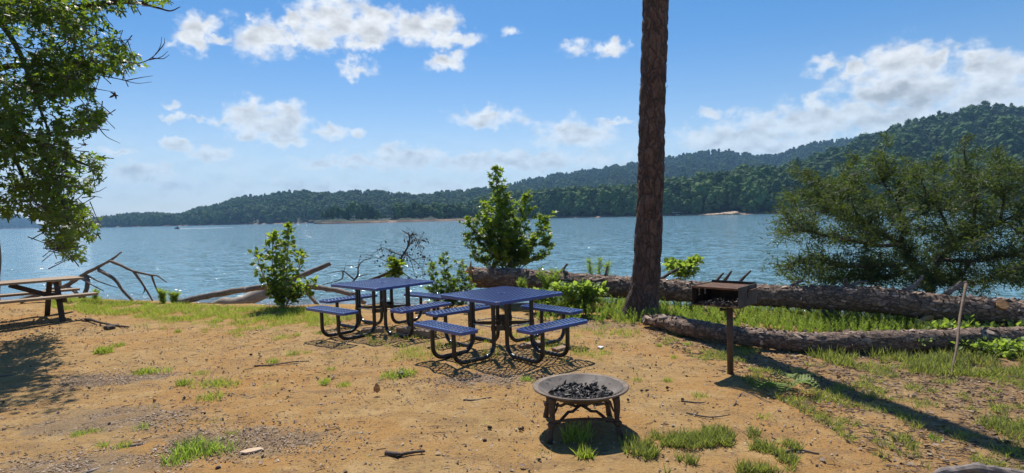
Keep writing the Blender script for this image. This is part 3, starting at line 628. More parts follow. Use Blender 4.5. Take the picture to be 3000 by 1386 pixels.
def picnic_table(x, y, th, label):
    e = empty('picnic_table', (x, y, float(gz(x, y)) + .0), th); tag(e, label, 'picnic table', 'blue mesh picnic tables')
    b = MB(); mesh_panel(b, .585, .585, .76, .042, .06, 'x')
    b.lathe([(.034, .76 - .02), (.034, .763), (.06, .763), (.06, .752)], 20); b.build('tabletop', M['blue'], e)
    sd, sw, sl, lf, ui = .93, .143, .5, .217, .335
    for k in range(4):
        rot = Matrix.Rotation(k * math.pi / 2, 3, 'Z')
        b = MB(); mesh_panel(b, sw, sl, .46, .04, .05, 'x'); st = b.build('seat', M['blue'], e); st.location = rot @ Vector((-sd, 0, 0)); st.rotation_euler = (0, 0, k * math.pi / 2)
        for s in (-1, 1):
            r_ = .027; bx = -sd - .03; Rb = .15
            P_ = [(bx, .415), (bx, .27)] + [(bx + Rb - Rb * math.cos(a), r_ + Rb - Rb * math.sin(a)) for a in np.linspace(.15, math.pi / 2, 7)] + \
                 [(-ui - Rb + Rb * math.sin(a), r_ + Rb - Rb * math.cos(a)) for a in np.linspace(0, math.pi / 2 - .15, 7)] + [(-ui, .3), (-ui, .712)]
            tb = MB().tube([rot @ Vector((u, s * lf, zz)) for u, zz in P_], r_, 12)
            tb.box(rot @ Vector((-ui, s * lf, .716)), (.1, .05, .008), k * math.pi / 2)
            tb.box(rot @ Vector((bx + .02, s * lf, .412)), (.16, .05, .008), k * math.pi / 2)
            tb.build('leg_frame', M['steel_black'], e, smooth=False)
        MB().tube([rot @ Vector((-ui, -lf, .38)), rot @ Vector((-ui, lf, .38))], .007, 6).build('tie_rod', M['galv'], e)
    for k in range(4):
        rot = Matrix.Rotation(k * math.pi / 2, 3, 'Z')
        a = rot @ Vector((-ui, -lf, .37)); c = rot @ Vector((-lf, -ui, .37)); bb = MB().beam(a, c, .012, .06); bb.beam((a + c) / 2 + Vector((0, 0, 0)), (0, 0, .37), .01, .045)
        for q in (a, c): bb.tube([q + Vector((0, 0, -.03)), q + Vector((0, 0, .03))], .034, 10)
        br_ = bb.build('brace', M['steel_black'], e)
        for q in (a, c): MB().lathe([(0, .014), (.009, .012), (.012, 0), (.012, -.01)], 8, c=q + Vector((0, 0, .02))).build('bolt', M['galv'], br_)
    bm_ = MB().box((0, 0, .40), (.05, .05, .16)); bm_.build('umbrella_socket', M['steel_black'], e, bevel=.004)
    return e
T1 = picnic_table(-.158, 7.81, R(42.5), 'nearer blue mesh picnic table with four benches behind the fire pit')
T2 = picnic_table(-2.068, 9.409, R(49.2), 'farther blue mesh picnic table beside the tall narrow sapling')
def block(px, py, d, rz, label, m_='stone'):
    P = gp(px, py); b = MB().box((0, 0, d[2] / 2 - .012), d); o = b.build('paving_stone', M[m_], bevel=.012); o.location = P; o.rotation_euler = (R(2), R(-2), rz)
    md = o.modifiers.new('sub', 'SUBSURF'); md.subdivision_type = 'SIMPLE'; md.levels = md.render_levels = 2
    tx = bpy.data.textures.new('chip', 'CLOUDS'); tx.noise_scale = .08; dm = o.modifiers.new('disp', 'DISPLACE'); dm.texture = tx; dm.strength = .03
    return tag(o, label, 'paving stone', 'stones levelling the table feet')
block(1555, 1016, (.36, .14, .07), R(35), 'flat tan stone under the rear right foot of the nearer blue table')
block(1645, 1026, (.26, .12, .06), R(40), 'tan stone under the outer right foot of the nearer blue table')
block(1092, 975, (.34, .16, .09), R(5), 'brown stone block under the middle foot of the farther blue table')
block(1190, 973, (.26, .15, .09), R(-20), 'brown stone block under the right foot of the farther blue table')
block(985, 980, (.14, .1, .05), R(20), 'small brown stone under the left bench of the farther blue table')
block(1245, 985, (.32, .18, .11), R(-35), 'thick brown stone between the two blue tables')
def rock(px, py, s, label, mat='stone', seed=0, dz=0.0):
    P = gp(px, py); V = IV2.copy(); V = np.array([v_ * (1 + .3 * mnoise.noise(Vector(v_ * 1.3) + Vector((seed * 7.1, 0, 0)))) for v_ in V]) * np.array(s); o = mesh_np('rock', V, IF2, M[mat], smooth=False)
    o.location = (P.x, P.y, P.z + s[2] * .45 + dz); o.rotation_euler = (0, 0, seed * 1.3); return tag(o, label, 'rock')
rock(1243, 912, (.26, .16, .13), 'pale rounded rock behind the farther blue table', 'drift', 1)
rock(1282, 925, (.18, .13, .12), 'brown rock behind the nearer blue table left bench', 'stone', 2)
rock(249, 942, (.055, .045, .04), 'left one of two small stones beside the root near the wooden table', 'stone', 3)
rock(264, 940, (.05, .04, .035), 'right one of two small stones beside the root near the wooden table', 'stone', 4)
rock(322, 963, (.10, .07, .05), 'dark clod of earth on the dirt near the wooden table', 'plank_dark', 5)

# ---------------------------------------------------------------- fire pit
fc_ = gp(1703, 1254); e = empty('fire_pit', (fc_.x, fc_.y, fc_.z), R(0)); tag(e, 'round rusty metal fire pit bowl on four branch shaped legs', 'fire pit')
FIRE = e
prof_out = [(.398, .350), (.402, .360), (.388, .365), (.355, .352), (.335, .335), (.26, .283), (.16, .25), (0, .24)]
prof_in = [(0, .224), (.16, .234), (.25, .272), (.325, .338), (.352, .36)]
MB().lathe(prof_out[:4] + [(.352, .36)], 48).build('rim', M['pit'], e, smooth=True)
MB().lathe([(.398, .350), (.352, .338)] + prof_out[4:], 48).build('bowl', M['pit'], e, smooth=True)
MB().lathe([(.352, .359), (.33, .342), (.255, .293), (.16, .262), (0, .252)], 48).build('bowl_lining', M['bowl_in'], e, smooth=True)
legp = [(-.27, -.27), (.27, -.27), (.27, .27), (-.27, .27)]
for (lx, ly) in legp:
    s_ = 1.0
    pts = crom([(lx * .93, ly * .93, .335), (lx * .96, ly * .96, .24), (lx * .95, ly * .95, .16), (lx, ly, .08), (lx * 1.05, ly * 1.05, -.01)], 5)
    lg_ = MB().tube(pts, np.interp(np.linspace(0, 1, len(pts)), [0, .3, .6, 1], [.032, .023, .021, .026]), 12, rough=.18, fr=22)
    lg_ = lg_.build('leg', M['pit_leg'], e, smooth=True)
    MB().lathe([(.023, -.02), (.030, -.013), (.030, .012), (.023, .02)], 14, (lx * .985, ly * .985, .125)).build('collar', M['pit_leg'], lg_, smooth=True)
for (a, c_) in (((-.27, -.27), (.27, .27)), ((.27, -.27), (-.27, .27))):
    A = Vector((*a, .1)); Bv = Vector((*c_, .1)); pts = [A.lerp(Bv, k / 14) + Vector((0, 0, .085 * math.sin(math.pi * k / 14) + .012 * math.sin(k * 2.1))) for k in range(15)]
    MB().tube(pts, .0125, 8, rough=.25, fr=25).build('stretcher', M['pit_leg'], e, smooth=True)
for a, c_ in ((0, 1), (1, 2), (2, 3), (3, 0)):
    A = Vector((*legp[a], .155)); Bv = Vector((*legp[c_], .155)); pts = [A.lerp(Bv, k / 12) + Vector((0, 0, -.005 + .02 * math.sin(math.pi * k / 12))) for k in range(13)]
    if a in (0, 2): MB().tube(pts, .011, 8, rough=.25, fr=25).build('stretcher', M['pit_leg'], e, smooth=True)
for (lx, ly) in legp:
    A = Vector((lx * .97, ly * .97, .2)); MB().tube(crom([A, A + Vector((-lx * .12, -ly * .05, .03)), A + Vector((-lx * .2, -ly * .1, .095))], 4), .009, 7).build('twig_brace', M['pit_leg'], e, smooth=True)
n_ = 420; a_ = RNG.uniform(0, 6.28, n_); rr = .245 * np.sqrt(RNG.uniform(0, 1, n_)); IV1, IF1 = ico(1)
cz = .262 + .042 * (rr / .25) ** 2 + RNG.uniform(-.002, .028, n_) * (1.1 - rr / .3)
cv, cf = stamp(IV1 * (1 + .35 * RNG.normal(size=(len(IV1), 1))), IF1, np.stack([fc_.x + rr * np.cos(a_), fc_.y + rr * np.sin(a_), fc_.z + cz], -1), frames(rnd(n_), rnd(n_)), (.005 + .022 * RNG.uniform(0, 1, (n_, 1)) ** 1.6) * RNG.uniform(.45, 1.6, (n_, 3)))
tag(mesh_np('charcoal', cv, cf, M['charcoal'], tint=np.repeat(RNG.uniform(0, 1, n_) ** 2.5, len(IF1))), 'black charcoal and burnt scraps heaped in the fire pit bowl', 'charcoal', kind='stuff')
def lump(name, P, s, mat, label, cat, seed=0, rz=0.0, group=None):
    V = np.array([v_ * (1 + .35 * mnoise.noise(Vector(v_ * 1.6) + Vector((seed * 3.7, 1, 0)))) for v_ in IV2]) * np.array(s); o = mesh_np(name, V, IF2, M[mat]); o.location = P; o.rotation_euler = (0, 0, rz); return tag(o, label, cat, group)
lump('ash_chunk', (fc_.x + .02, fc_.y - .13, fc_.z + .277), (.04, .018, .012), 'ash', 'flat white ash chunk at the front of the charcoal', 'ash', 2, .15)
for k, (dx, dy, dz) in enumerate(((-.1, .05, .285), (.13, .08, .3), (.16, -.02, .29), (-.17, .0, .285))):
    lump('burnt_log', (fc_.x + dx, fc_.y + dy, fc_.z + dz), (.04, .03, .026), 'rust_dark', ('lump of burnt wood left of the middle of the charcoal', 'tall lump of burnt wood at the back right of the charcoal', 'lump of burnt wood at the right edge of the charcoal', 'lump of burnt wood at the left edge of the charcoal')[k], 'burnt wood', k + 3, k)

# ---------------------------------------------------------------- park grill
gq = gp(2140, 1097); rz = R(-43); e = empty('park_grill', (gq.x, gq.y, gq.z), rz); tag(e, 'rusty open front charcoal grill box on a single brown post', 'grill')
inv = Matrix.Rotation(-rz, 3, 'Z'); corner = inv @ (at(2165, 905, 6.27) - gq); top = (inv @ (at(2164, 846, 6.27) - gq)).z; bz = corner.z; cx1, cy0 = corner.x, corner.y
cx0 = cx1 - .53; cy1 = cy0 + .5; hh = top - bz
MB().tube([(0, 0, -.05), (0, 0, bz - .005)], .034, 18).build('post', M['post'], e, smooth=True)
MB().box(((cx0 + cx1) / 2, (cy0 + cy1) / 2, bz + .004), (.53, .5, .008)).build('fire_pan', M['rust'], e)
b = MB(); b.box((cx1 - .004, (cy0 + cy1) / 2, bz + hh / 2 + .009), (.008, .5, hh)); b.box((cx1 + .004, cy0 + .33, bz + hh * .62), (.010, .2, hh * .42)); sp_ = b.build('side_panel', M['rust_panel'], e)
MB().tube([(cx1 + .009, cy0 + .24, bz + hh * .80), (cx1 + .03, cy0 + .25, bz + hh * .80), (cx1 + .03, cy0 + .43, bz + hh * .82), (cx1 + .009, cy0 + .44, bz + hh * .82)], .009, 8).build('handle', M['rust'], sp_)
b = MB(); ph = [.16, .30]; 
b.box((cx0 + .004, (cy0 + cy1) / 2, bz + .009 + hh * .2), (.008, .5, hh * .4)); b.box((cx0 + .004, (cy0 + cy1) / 2, bz + hh * .93), (.008, .5, hh * .14))
for a0, a1 in ((0, .15), (.19, .30), (.34, .5)): b.box((cx0 + .004, cy0 + (a0 + a1) / 2, bz + hh * .635), (.0078, a1 - a0, hh * .46))
b.build('side_panel', M['rust_dark'], e)
MB().box(((cx0 + cx1) / 2, cy1 - .004, bz + hh / 2 + .012), (.512, .008, hh + .02)).build('back_panel', M['rust_dark'], e)
b = MB(); zt = bz + hh - .012
for k in range(17): b.box(((cx0 + cx1) / 2, cy0 + .03 + k * .027, zt), (.51, .017, .009))
for x in (cx0 + .05, (cx0 + cx1) / 2, cx1 - .05): b.box((x, cy0 + .25, zt - .011), (.02, .46, .012))
b.box(((cx0 + cx1) / 2, cy0 + .006, zt), (.514, .014, .02)); b.build('cooking_grate', M['rust'], e)
MB().lathe([(.075, bz - .014), (.075, bz - .001), (.03, bz - .001)], 18).build('mounting_flange', M['rust_dark'], e)
MB().tube([(-.038, -.01, bz - .06), (-.085, -.012, bz - .06)], .012, 8).lathe([(0, .02), (.022, .015), (.022, -.015), (0, -.02)], 8, (-.09, -.012, bz - .06)).build('set_bolt', M['rust_dark'], e)
n_ = 160; q_ = np.stack([RNG.uniform(cx0 + .06, cx1 - .03, n_), cy0 + .03 + RNG.uniform(0, 1, n_) ** 1.4 * .42, bz + .012 + RNG.uniform(0, .02, n_)], -1)
q_ = q_ @ np.array(Matrix.Rotation(rz, 3, 'Z')).T + np.array(gq)
av, af = stamp(IV1 * (1 + .3 * RNG.normal(size=(len(IV1), 1))), IF1, q_, frames(rnd(n_), rnd(n_)), RNG.uniform(.006, .022, (n_, 1)) * RNG.uniform(.4, 1.4, (n_, 3)))
tag(mesh_np('ash_debris', av, af, M['charcoal'], tint=np.repeat(RNG.uniform(.1, 1, n_), len(IF1))), 'grey ash and twigs lying in the grill box', 'ash', kind='stuff')

# ---------------------------------------------------------------- wooden picnic table on the left
wt = empty('wooden_picnic_table', (0, 0, 0), 0); tag(wt, 'weathered wooden picnic table in the shade at the left edge', 'picnic table')
ax = Vector((math.cos(R(48)), math.sin(R(48)), 0)); ay = Vector((-ax.y, ax.x, 0)); E0 = Vector((-8.42, 11.66, 0)) + ay * .38; zg = float(gz(E0.x, E0.y))
wt.location = (E0.x, E0.y, zg); wt.rotation_euler = (0, 0, R(48))
b = MB()
for k in range(5): b.box((-1.2, -.31 + k * .155, .745 + random.uniform(-.003, .003)), (2.4 + random.uniform(-.02, .02), .146, .042))
b.build('tabletop', M['plank'], wt, bevel=.005)
for s in (-1, 1):
    b = MB()
    b.box((-1.15 + .03, s * .68, .455), (2.5, .25, .045)); b.build('bench', M['plank'], wt, bevel=.006)
for xe in (-.42, -1.95):
    for s in (-1, 1):
        MB().beam((xe, s * .30, .70), (xe, s * .66, -.03), .045, .09, up=(1, 0, 0)).build('leg', M['plank_dark'], wt, bevel=.004)
    MB().beam((xe + .047, -.72, .40), (xe + .047, .72, .40), .045, .12, up=(0, 0, 1)).build('crossbar', M['plank_dark'], wt, bevel=.004)
    MB().beam((xe + .047, -.36, .675), (xe + .047, .36, .675), .045, .09, up=(0, 0, 1)).build('cleat', M['plank'], wt, bevel=.004)
    MB().beam((xe + (.02 if xe > -1 else .09), 0, .40), (-1.18 + (.1 if xe > -1 else -.1), 0, .70), .045, .09).build('diagonal_brace', M['plank_dark'], wt, bevel=.004)

# ---------------------------------------------------------------- bark covered trunks and logs
def bark_tube(pts, rad, seg=40, amp=.03, fr=(9, 9, 3.5), n=5, flare=None, ax_=None):
    P = crom(np.column_stack([np.array([tuple(p_) for p_ in pts]), rad]), n); C3, rd = P[:, :3], P[:, 3]
    # resample evenly
    L = np.concatenate([[0], np.cumsum(np.linalg.norm(np.diff(C3, axis=0), axis=1))]); k = max(8, int(L[-1] / .03)); s_ = np.linspace(0, L[-1], k)
    C3 = np.stack([np.interp(s_, L, C3[:, i]) for i in range(3)], -1); rd = np.interp(s_, L, rd); T = nrm(np.gradient(C3, axis=0)); ref = np.array([0.21, .13, .97]) if abs(T[0][2]) < .8 else np.array([1., 0, 0])
    U = nrm(np.cross(T, ref)); Wv = np.cross(T, U); V = []; Fc = []
    for i in range(k):
        for j in range(seg):
            a = 2 * math.pi * j / seg; d = U[i] * math.cos(a) + Wv[i] * math.sin(a); r_ = rd[i]
            if flare is not None: r_ *= flare(s_[i], a)
            q = Vector((math.cos(a) * rd[i] * fr[0], math.sin(a) * rd[i] * fr[1], s_[i] * fr[2]))
            ds, _ = mnoise.voronoi(q); c_ = min(1.0, (ds[1] - ds[0]) / .35); big_ = mnoise.noise(q * .22)
            r_ += amp * (c_ - .6 + .35 * mnoise.noise(q * 3)) * min(1, rd[i] / .12) + big_ * rd[i] * .07
            V.append(C3[i] + d * r_)
    for i in range(k - 1):
        for j in range(seg):
            j2 = (j + 1) % seg; Fc.append((i * seg + j, i * seg + j2, (i + 1) * seg + j2, (i + 1) * seg + j))
    b = MB(); b.v = [tuple(q) for q in V]; b.f = Fc; b.f += [tuple(range(seg - 1, -1, -1)), tuple((k - 1) * seg + j for j in range(seg))]; return b
def oriented(bmaker, name, mat, parent, axis_dir):
    """build with the object's own X axis along the log so the bark runs with it"""
    q = Vector(axis_dir).normalized().to_track_quat('X', 'Z'); o = None
    b = bmaker; inv = q.to_matrix().inverted(); b.v = [tuple(inv @ Vector(p_)) for p_ in b.v]
    o = b.build(name, mat, parent, smooth=True); o.rotation_mode = 'QUATERNION'; o.rotation_quaternion = q; return o
# pine
pt = [at(1885, 1000, 10.2), at(1886, 900, 10.2), at(1896, 760, 10.2), at(1906, 500, 10.2), at(1914, 250, 10.2), at(1922, 0, 10.2)]
dirp = (pt[5] - pt[2]).normalized(); pt += [pt[5] + dirp * 4, pt[5] + dirp * 9, pt[5] + dirp * 12]
base = gp(1885, 938); e = empty('pine_tree', (base.x, 10.2, base.z)); tag(e, 'tall straight pine trunk with scaly dark bark between grill and tables', 'tree'); PINE = e
def flare(s_, a): return 1 + max(0, .9 - s_) * .95 * max(0, .35 + .65 * math.cos(a * 3 + 2.6) + .5 * math.cos(a - 2.9)) 
b = bark_tube([p_ - e.location for p_ in pt], [.30, .265, .232, .218, .213, .21, .18, .12, .05], 56, .019, (8, 8, 3.2), flare=flare); b.build('trunk', M['pine_bark'], e, smooth=True)
bl, bf = blade(.05); n_ = 1500; topc = np.array(pt[-2] - e.location); q_ = rnd(n_) * (1.5, 1.5, 1.4) + topc + (0, 0, 1); d_ = nrm(rnd(n_) + (0, 0, .3)); nv, nf = stamp(bl, bf, q_, frames(d_, rnd(n_)), RNG.uniform(.2, .4, n_)); mesh_np('crown', nv, nf, M['cedar'], e, tint=np.repeat(RNG.uniform(0, 1, n_), 3))
# flakes of bark at the trunk silhouette
n_ = 420; hs = RNG.uniform(.5, 6.5, n_); a_ = RNG.uniform(0, 6.28, n_); zc = np.array([tuple(p_ - e.location) for p_ in pt]); cxx = np.stack([np.interp(hs, zc[:, 2], zc[:, k]) for k in (0, 1)], -1); rad_ = np.interp(hs, zc[:, 2], [.30, .265, .232, .218, .213, .21, .18, .12, .05]) * 1.01
q_ = np.stack([cxx[:, 0] + rad_ * np.cos(a_), cxx[:, 1] + rad_ * np.sin(a_), hs], -1); out_ = np.stack([np.cos(a_), np.sin(a_), RNG.uniform(-.3, .5, n_)], -1)
tri = np.array([(-.5, 0, 0), (.5, 0, 0), (.35, 1, .1), (-.4, .9, .1)]); fv, ff = stamp(tri, [(0, 1, 2, 3)], q_, frames(np.array([0, 0, 1.]) + out_ * RNG.uniform(.15, .6, (n_, 1)), out_), RNG.uniform(.02, .05, n_)); mesh_np('bark_flakes', fv, ff, M['pine_bark'], e)['kind'] = 'stuff'

def log_pts(rows): return [at(x, y, d) for x, y, d, r in rows], [r for *_, r in rows]
BIG = [(1392, 813, 12.15, .20), (1494, 816, 12.0, .212), (1600, 826, 11.75, .215), (1700, 834, 11.5, .208), (1830, 842, 11.2, .2), (1960, 850, 10.95, .19), (2236, 866, 10.3, .185), (2400, 872, 10.05, .20), (2564, 880, 9.75, .215), (2750, 900, 9.45, .21), (2900, 912, 9.2, .215), (3000, 920, 9.05, .205), (3200, 934, 8.75, .2), (3600, 962, 8.2, .2), (3900, 985, 7.9, .2)]
P_, r_ = log_pts(BIG); e = empty('fallen_pine_log', P_[0]); tag(e, 'long thick fallen pine trunk with broken splintered left end', 'fallen log'); BIGLOG = e
oriented(bark_tube([p_ - P_[0] for p_ in P_], r_, 44, .026, (9, 9, 4), flare=None), 'trunk', M['log_bark'], e, P_[-1] - P_[0])
def flakes(log, rows, n, up0, mat):
    a = np.array([[*at(x, y, d), r] for x, y, d, r in rows]); f = RNG.uniform(0, len(a) - 1.001, n); i = f.astype(int); u = (f - i)[:, None]; Q = a[i] * (1 - u) + a[i + 1] * u; T = nrm(a[i + 1][:, :3] - a[i][:, :3])
    sd = nrm(np.cross(T, [0, 0, 1.])); up = np.cross(sd, T); th = RNG.normal(size=n) * 1.0; N_ = sd * np.sin(th)[:, None] + up * np.cos(th)[:, None]
    P = Q[:, :3] + N_ * (Q[:, 3:4] * RNG.uniform(.97, 1.03, (n, 1))) - np.array(log.location); V4 = np.array([(-.5, -.4, 0), (.1, -.6, .03), (.55, -.3, 0), (.45, .35, .08), (-.05, .55, .14), (-.5, .3, .05)])
    V, Fc = stamp(V4, [(0, 1, 2, 3, 4, 5)], P, frames(T * RNG.choice([-1, 1], (n, 1)) + N_ * RNG.normal(size=(n, 1)) * .3 + rnd(n, .3), N_ + rnd(n, .25)), RNG.uniform(.045, .12, n)[:, None] * np.stack([RNG.uniform(.3, .6, n), np.ones(n), np.full(n, .7)], -1))
    o = mesh_np('bark_flakes', V, Fc, M[mat], log, tint=RNG.uniform(0, 1, n)); o['kind'] = 'stuff'
M['flake'] = tint_mat('bark_flake', (.17, .11, .08), (.28, .20, .15), (.42, .31, .24))
flakes(e, BIG, 1200, 0, 'flake')
def bigat(px): 
    a = np.array([[x, y, d, r] for x, y, d, r in BIG]); return at(px, np.interp(px, a[:, 0], a[:, 1]), np.interp(px, a[:, 0], a[:, 2])), float(np.interp(px, a[:, 0], a[:, 3]))
b = MB()
for k in range(16):
    a = k * .4; c_ = P_[0] + Vector((0, .19 * math.cos(a), .17 * math.sin(a) * 1.0)) * random.uniform(.3, 1); l_ = random.uniform(.06, .22) + (.1 if math.sin(a) > .4 else 0)
    b.tube([c_ - P_[0] + Vector((.12, 0, 0)), c_ - P_[0] + Vector((-l_ * .6, 0, random.uniform(0, .08))), c_ - P_[0] + Vector((-l_, random.uniform(-.03, .03), random.uniform(.0, .16)))], [.05, .03, .006], 5)
b.tube([Vector((-.06, -.1, -.12)), Vector((-.10, -.08, .14)), Vector((-.07, -.06, .34))], [.055, .04, .01], 5)
b.build('splintered_end', M['split'], e)
def stub(pxs, Y, rad, mat='snag', par=None, name='branch_stub'):
    pts = [at(x, y, Y + dy) - par.location for (x, y, dy) in pxs]; n = len(pts); P = crom(np.array([tuple(q) for q in pts]), 5) if n > 2 else np.array([tuple(pts[0]), tuple((pts[0] + pts[1]) / 2), tuple(pts[1])])
    return MB().tube(P, np.linspace(rad, rad * .45, len(P)), 7, rough=.25, fr=14).build(name, M[mat], par, smooth=True)
stub([(1660, 800, 0), (1651, 792, -.1), (1661, 772, -.15)], 11.55, .035, 'snag', e)
stub([(1640, 797, 0), (1652, 785, 0), (1664, 774, 0)], 11.6, .03, 'snag', e)
stub([(1773, 812, 0), (1776, 797, 0), (1780, 778, 0)], 11.4, .03, 'snag', e)
stub([(1935, 818, 0), (1962, 801, .1), (1990, 785, .1)], 11.05, .035, 'dead', e)
stub([(1962, 801, 0), (1975, 796, .1), (1988, 792, .1)], 11.1, .02, 'dead', e)
stub([(2088, 836, 0), (2104, 817, 0), (2120, 799, 0)], 10.7, .035, 'dead', e)
stub([(2108, 838, 0), (2128, 815, 0), (2143, 794, 0)], 10.6, .04, 'dead', e)
stub([(2160, 835, 0), (2180, 812, 0), (2200, 793, 0)], 10.6, .035, 'dead', e)
stub([(2320, 838, .1), (2340, 826, .1), (2352, 822, .1)], 10.2, .04, 'snag', e)
stub([(2480, 850, 0), (2478, 826, 0), (2480, 815, 0)], 9.9, .04, 'dead', e)
stub([(2490, 838, .1), (2515, 828, .1), (2540, 824, .1)], 9.95, .035, 'snag', e)
stub([(2650, 852, .1), (2680, 836, .1), (2705, 808, .1)], 9.75, .05, 'snag', e)
stub([(2772, 862, .1), (2800, 840, .1), (2815, 825, .1)], 9.5, .05, 'snag', e)
stub([(2800, 845, .1), (2820, 832, .1), (2832, 825, .1)], 9.5, .035, 'snag', e)
stub([(2300, 893, 0), (2310, 905, -.05), (2318, 915, -.05)], 10.1, .03, 'dead', e)
stub([(2360, 900, 0), (2374, 912, -.05), (2382, 922, -.05)], 10.0, .03, 'dead', e)
stub([(2428, 905, 0), (2450, 922, -.05), (2474, 944, -.1)], 9.9, .04, 'dead', e)
stub([(2410, 908, 0), (2420, 922, -.05), (2426, 930, -.05)], 9.9, .03, 'dead', e)
stub([(2728, 928, 0), (2700, 940, -.1), (2672, 962, -.15)], 9.4, .06, 'split', e)
kq, kr = bigat(2920); kn = MB(); kd = Vector((-.25, -.75, .55)).normalized(); kn.tube([kq - e.location + kd * (kr * .7), kq - e.location + kd * (kr + .05)], .075, 16, rough=.1); kn.build('cut_knot', M['split'], e)
FRONT = [(1890, 938, 9.5, .075), (1950, 945, 9.1, .10), (2006, 958, 8.62, .128), (2140, 981, 8.08, .118), (2250, 994, 7.85, .122), (2363, 1005, 7.75, .128), (2520, 1002, 7.85, .14), (2743, 997, 8.12, .152), (3000, 989, 8.45, .145), (3200, 980, 8.7, .14), (3600, 975, 9.0, .12), (3800, 972, 9.2, .10)]
P_, r_ = log_pts(FRONT); e = empty('fallen_log', P_[0]); tag(e, 'thinner fallen log lying in front of the thick one', 'fallen log')
oriented(bark_tube([p_ - P_[0] for p_ in P_], r_, 36, .02, (11, 11, 5)), 'trunk', M['log_bark'], e, P_[-1] - P_[0])
flakes(e, FRONT, 600, 0, 'flake')
stub([(1930, 935, 0), (1985, 930, -.05), (2030, 945, -.1)], 9.0, .03, 'snag', e, 'loose_bark')
a = gp(2785, 1106); b_, br = bigat(2822); topp = at(2831, 832, 8.75)
o = MB().tube(crom([a, a.lerp(topp, .3) + Vector((.01, 0, 0)), a.lerp(topp, .62) + Vector((-.012, 0, 0)), topp], 6), np.linspace(.012, .021, 19), 9, rough=.3, fr=16).build('walking_stick', M['post'], smooth=True)
tag(o, 'bare upright stick leaning against both fallen logs', 'stick')

# ---------------------------------------------------------------- driftwood and dead branches by the water
def branch(rows, Y, r0, r1, seg=9):
    pts = [at(x, y, Y + (q[0] if q else 0)) for x, y, *q in rows]; P = crom(np.array([tuple(p_) for p_ in pts]), 6); return P, np.linspace(r0, r1, len(P))
def dead_branch(name, label, cat, main, subs, Y, mat, sub_name='side_branch'):
    rows, r0, r1 = main; P, rd = branch(rows, Y, r0, r1); e = empty(name, P[0]); tag(e, label, cat)
    MB().tube(P - P[0], rd, 12, rough=.4, fr=11).build('stem', M[mat], e, smooth=True)
    for rows, r0, r1 in subs:
        Q, rd = branch(rows, Y, r0, r1); MB().tube(Q - P[0], rd, 7, rough=.22, fr=14).build(sub_name, M[mat], e, smooth=True)
    return e
c1 = lambda x, y, d=0: (x * .2941, 650 + y * .2941, d)
c2 = lambda x, y, d=0: (650 + x * .4202, 600 + y * .4202, d)
dead_branch('driftwood_branch', 'grey forked dead branch arching beside the wooden table', 'driftwood', ([c1(200, 790, -.2), c1(450, 700), c1(660, 635), c1(840, 520), c1(1000, 440), c1(1110, 375), c1(1212, 298, .2)], .065, .018),
    [([c1(1100, 390), c1(1210, 435, -.2), c1(1330, 490, -.3), c1(1500, 530, -.4), c1(1570, 540, -.4), c1(1660, 602, -.4)], .04, .01), ([c1(1330, 490, -.3), c1(1380, 560, -.3), c1(1440, 650, -.3), c1(1520, 785, -.3)], .033, .018),
     ([c1(1440, 660, -.3), c1(1438, 690, -.3), c1(1420, 720, -.3)], .015, .007), ([c1(1512, 538, -.4), c1(1540, 620, -.4), c1(1582, 715, -.4)], .026, .015), ([c1(985, 480), c1(1060, 520, -.2), c1(1150, 580, -.3), c1(1220, 680, -.3), c1(1320, 785, -.3)], .045, .028),
     ([c1(855, 540), c1(875, 600, -.1), c1(860, 680, -.2), c1(830, 750, -.2)], .055, .045), ([c1(665, 640), c1(740, 690, -.2), c1(800, 750, -.3)], .042, .034), ([c1(880, 540), c1(1000, 600, -.3), c1(1172, 657, -.4)], .022, .007), ([c1(800, 560), c1(930, 635, -.3), c1(1035, 690, -.4)], .024, .007)], 13.8, 'snag')
dead_branch('fallen_branch', 'long dark fallen branch running from the grass behind the sapling', 'fallen branch', ([c1(1755, 812), c1(2000, 752), c1(2380, 682), c2(150, 592, .3), c2(290, 575, .5), c2(450, 575, .5), c2(600, 572, .4), c2(700, 582, .3), c2(800, 598, .2), c2(880, 620), c2(935, 650), c2(1000, 690)], .068, .05),
    [([c2(340, 585, .6), c2(520, 508, .7), c2(640, 460, .8), c2(757, 408, .9)], .08, .05), ([c2(580, 580, .4), c2(620, 640, .2), c2(660, 690, .1), c2(690, 730, .1)], .05, .03), ([c2(880, 610), c2(960, 625), c2(1020, 640, .2)], .03, .012)], 13.0, 'snag')
P, rd = branch([c1(2040, 858), (650, 890), c2(100, 690), c2(230, 640, .3), c2(330, 590, .6)], 14.0, .05, .17)
o = MB().tube(P, np.interp(np.linspace(0, 1, len(P)), [0, .3, 1], [.04, .15, .16]), 18, rough=.12, fr=5).build('driftwood_log', M['drift'], smooth=True); tag(o, 'pale smooth driftwood log at the shore behind the oval leaved sapling', 'driftwood')
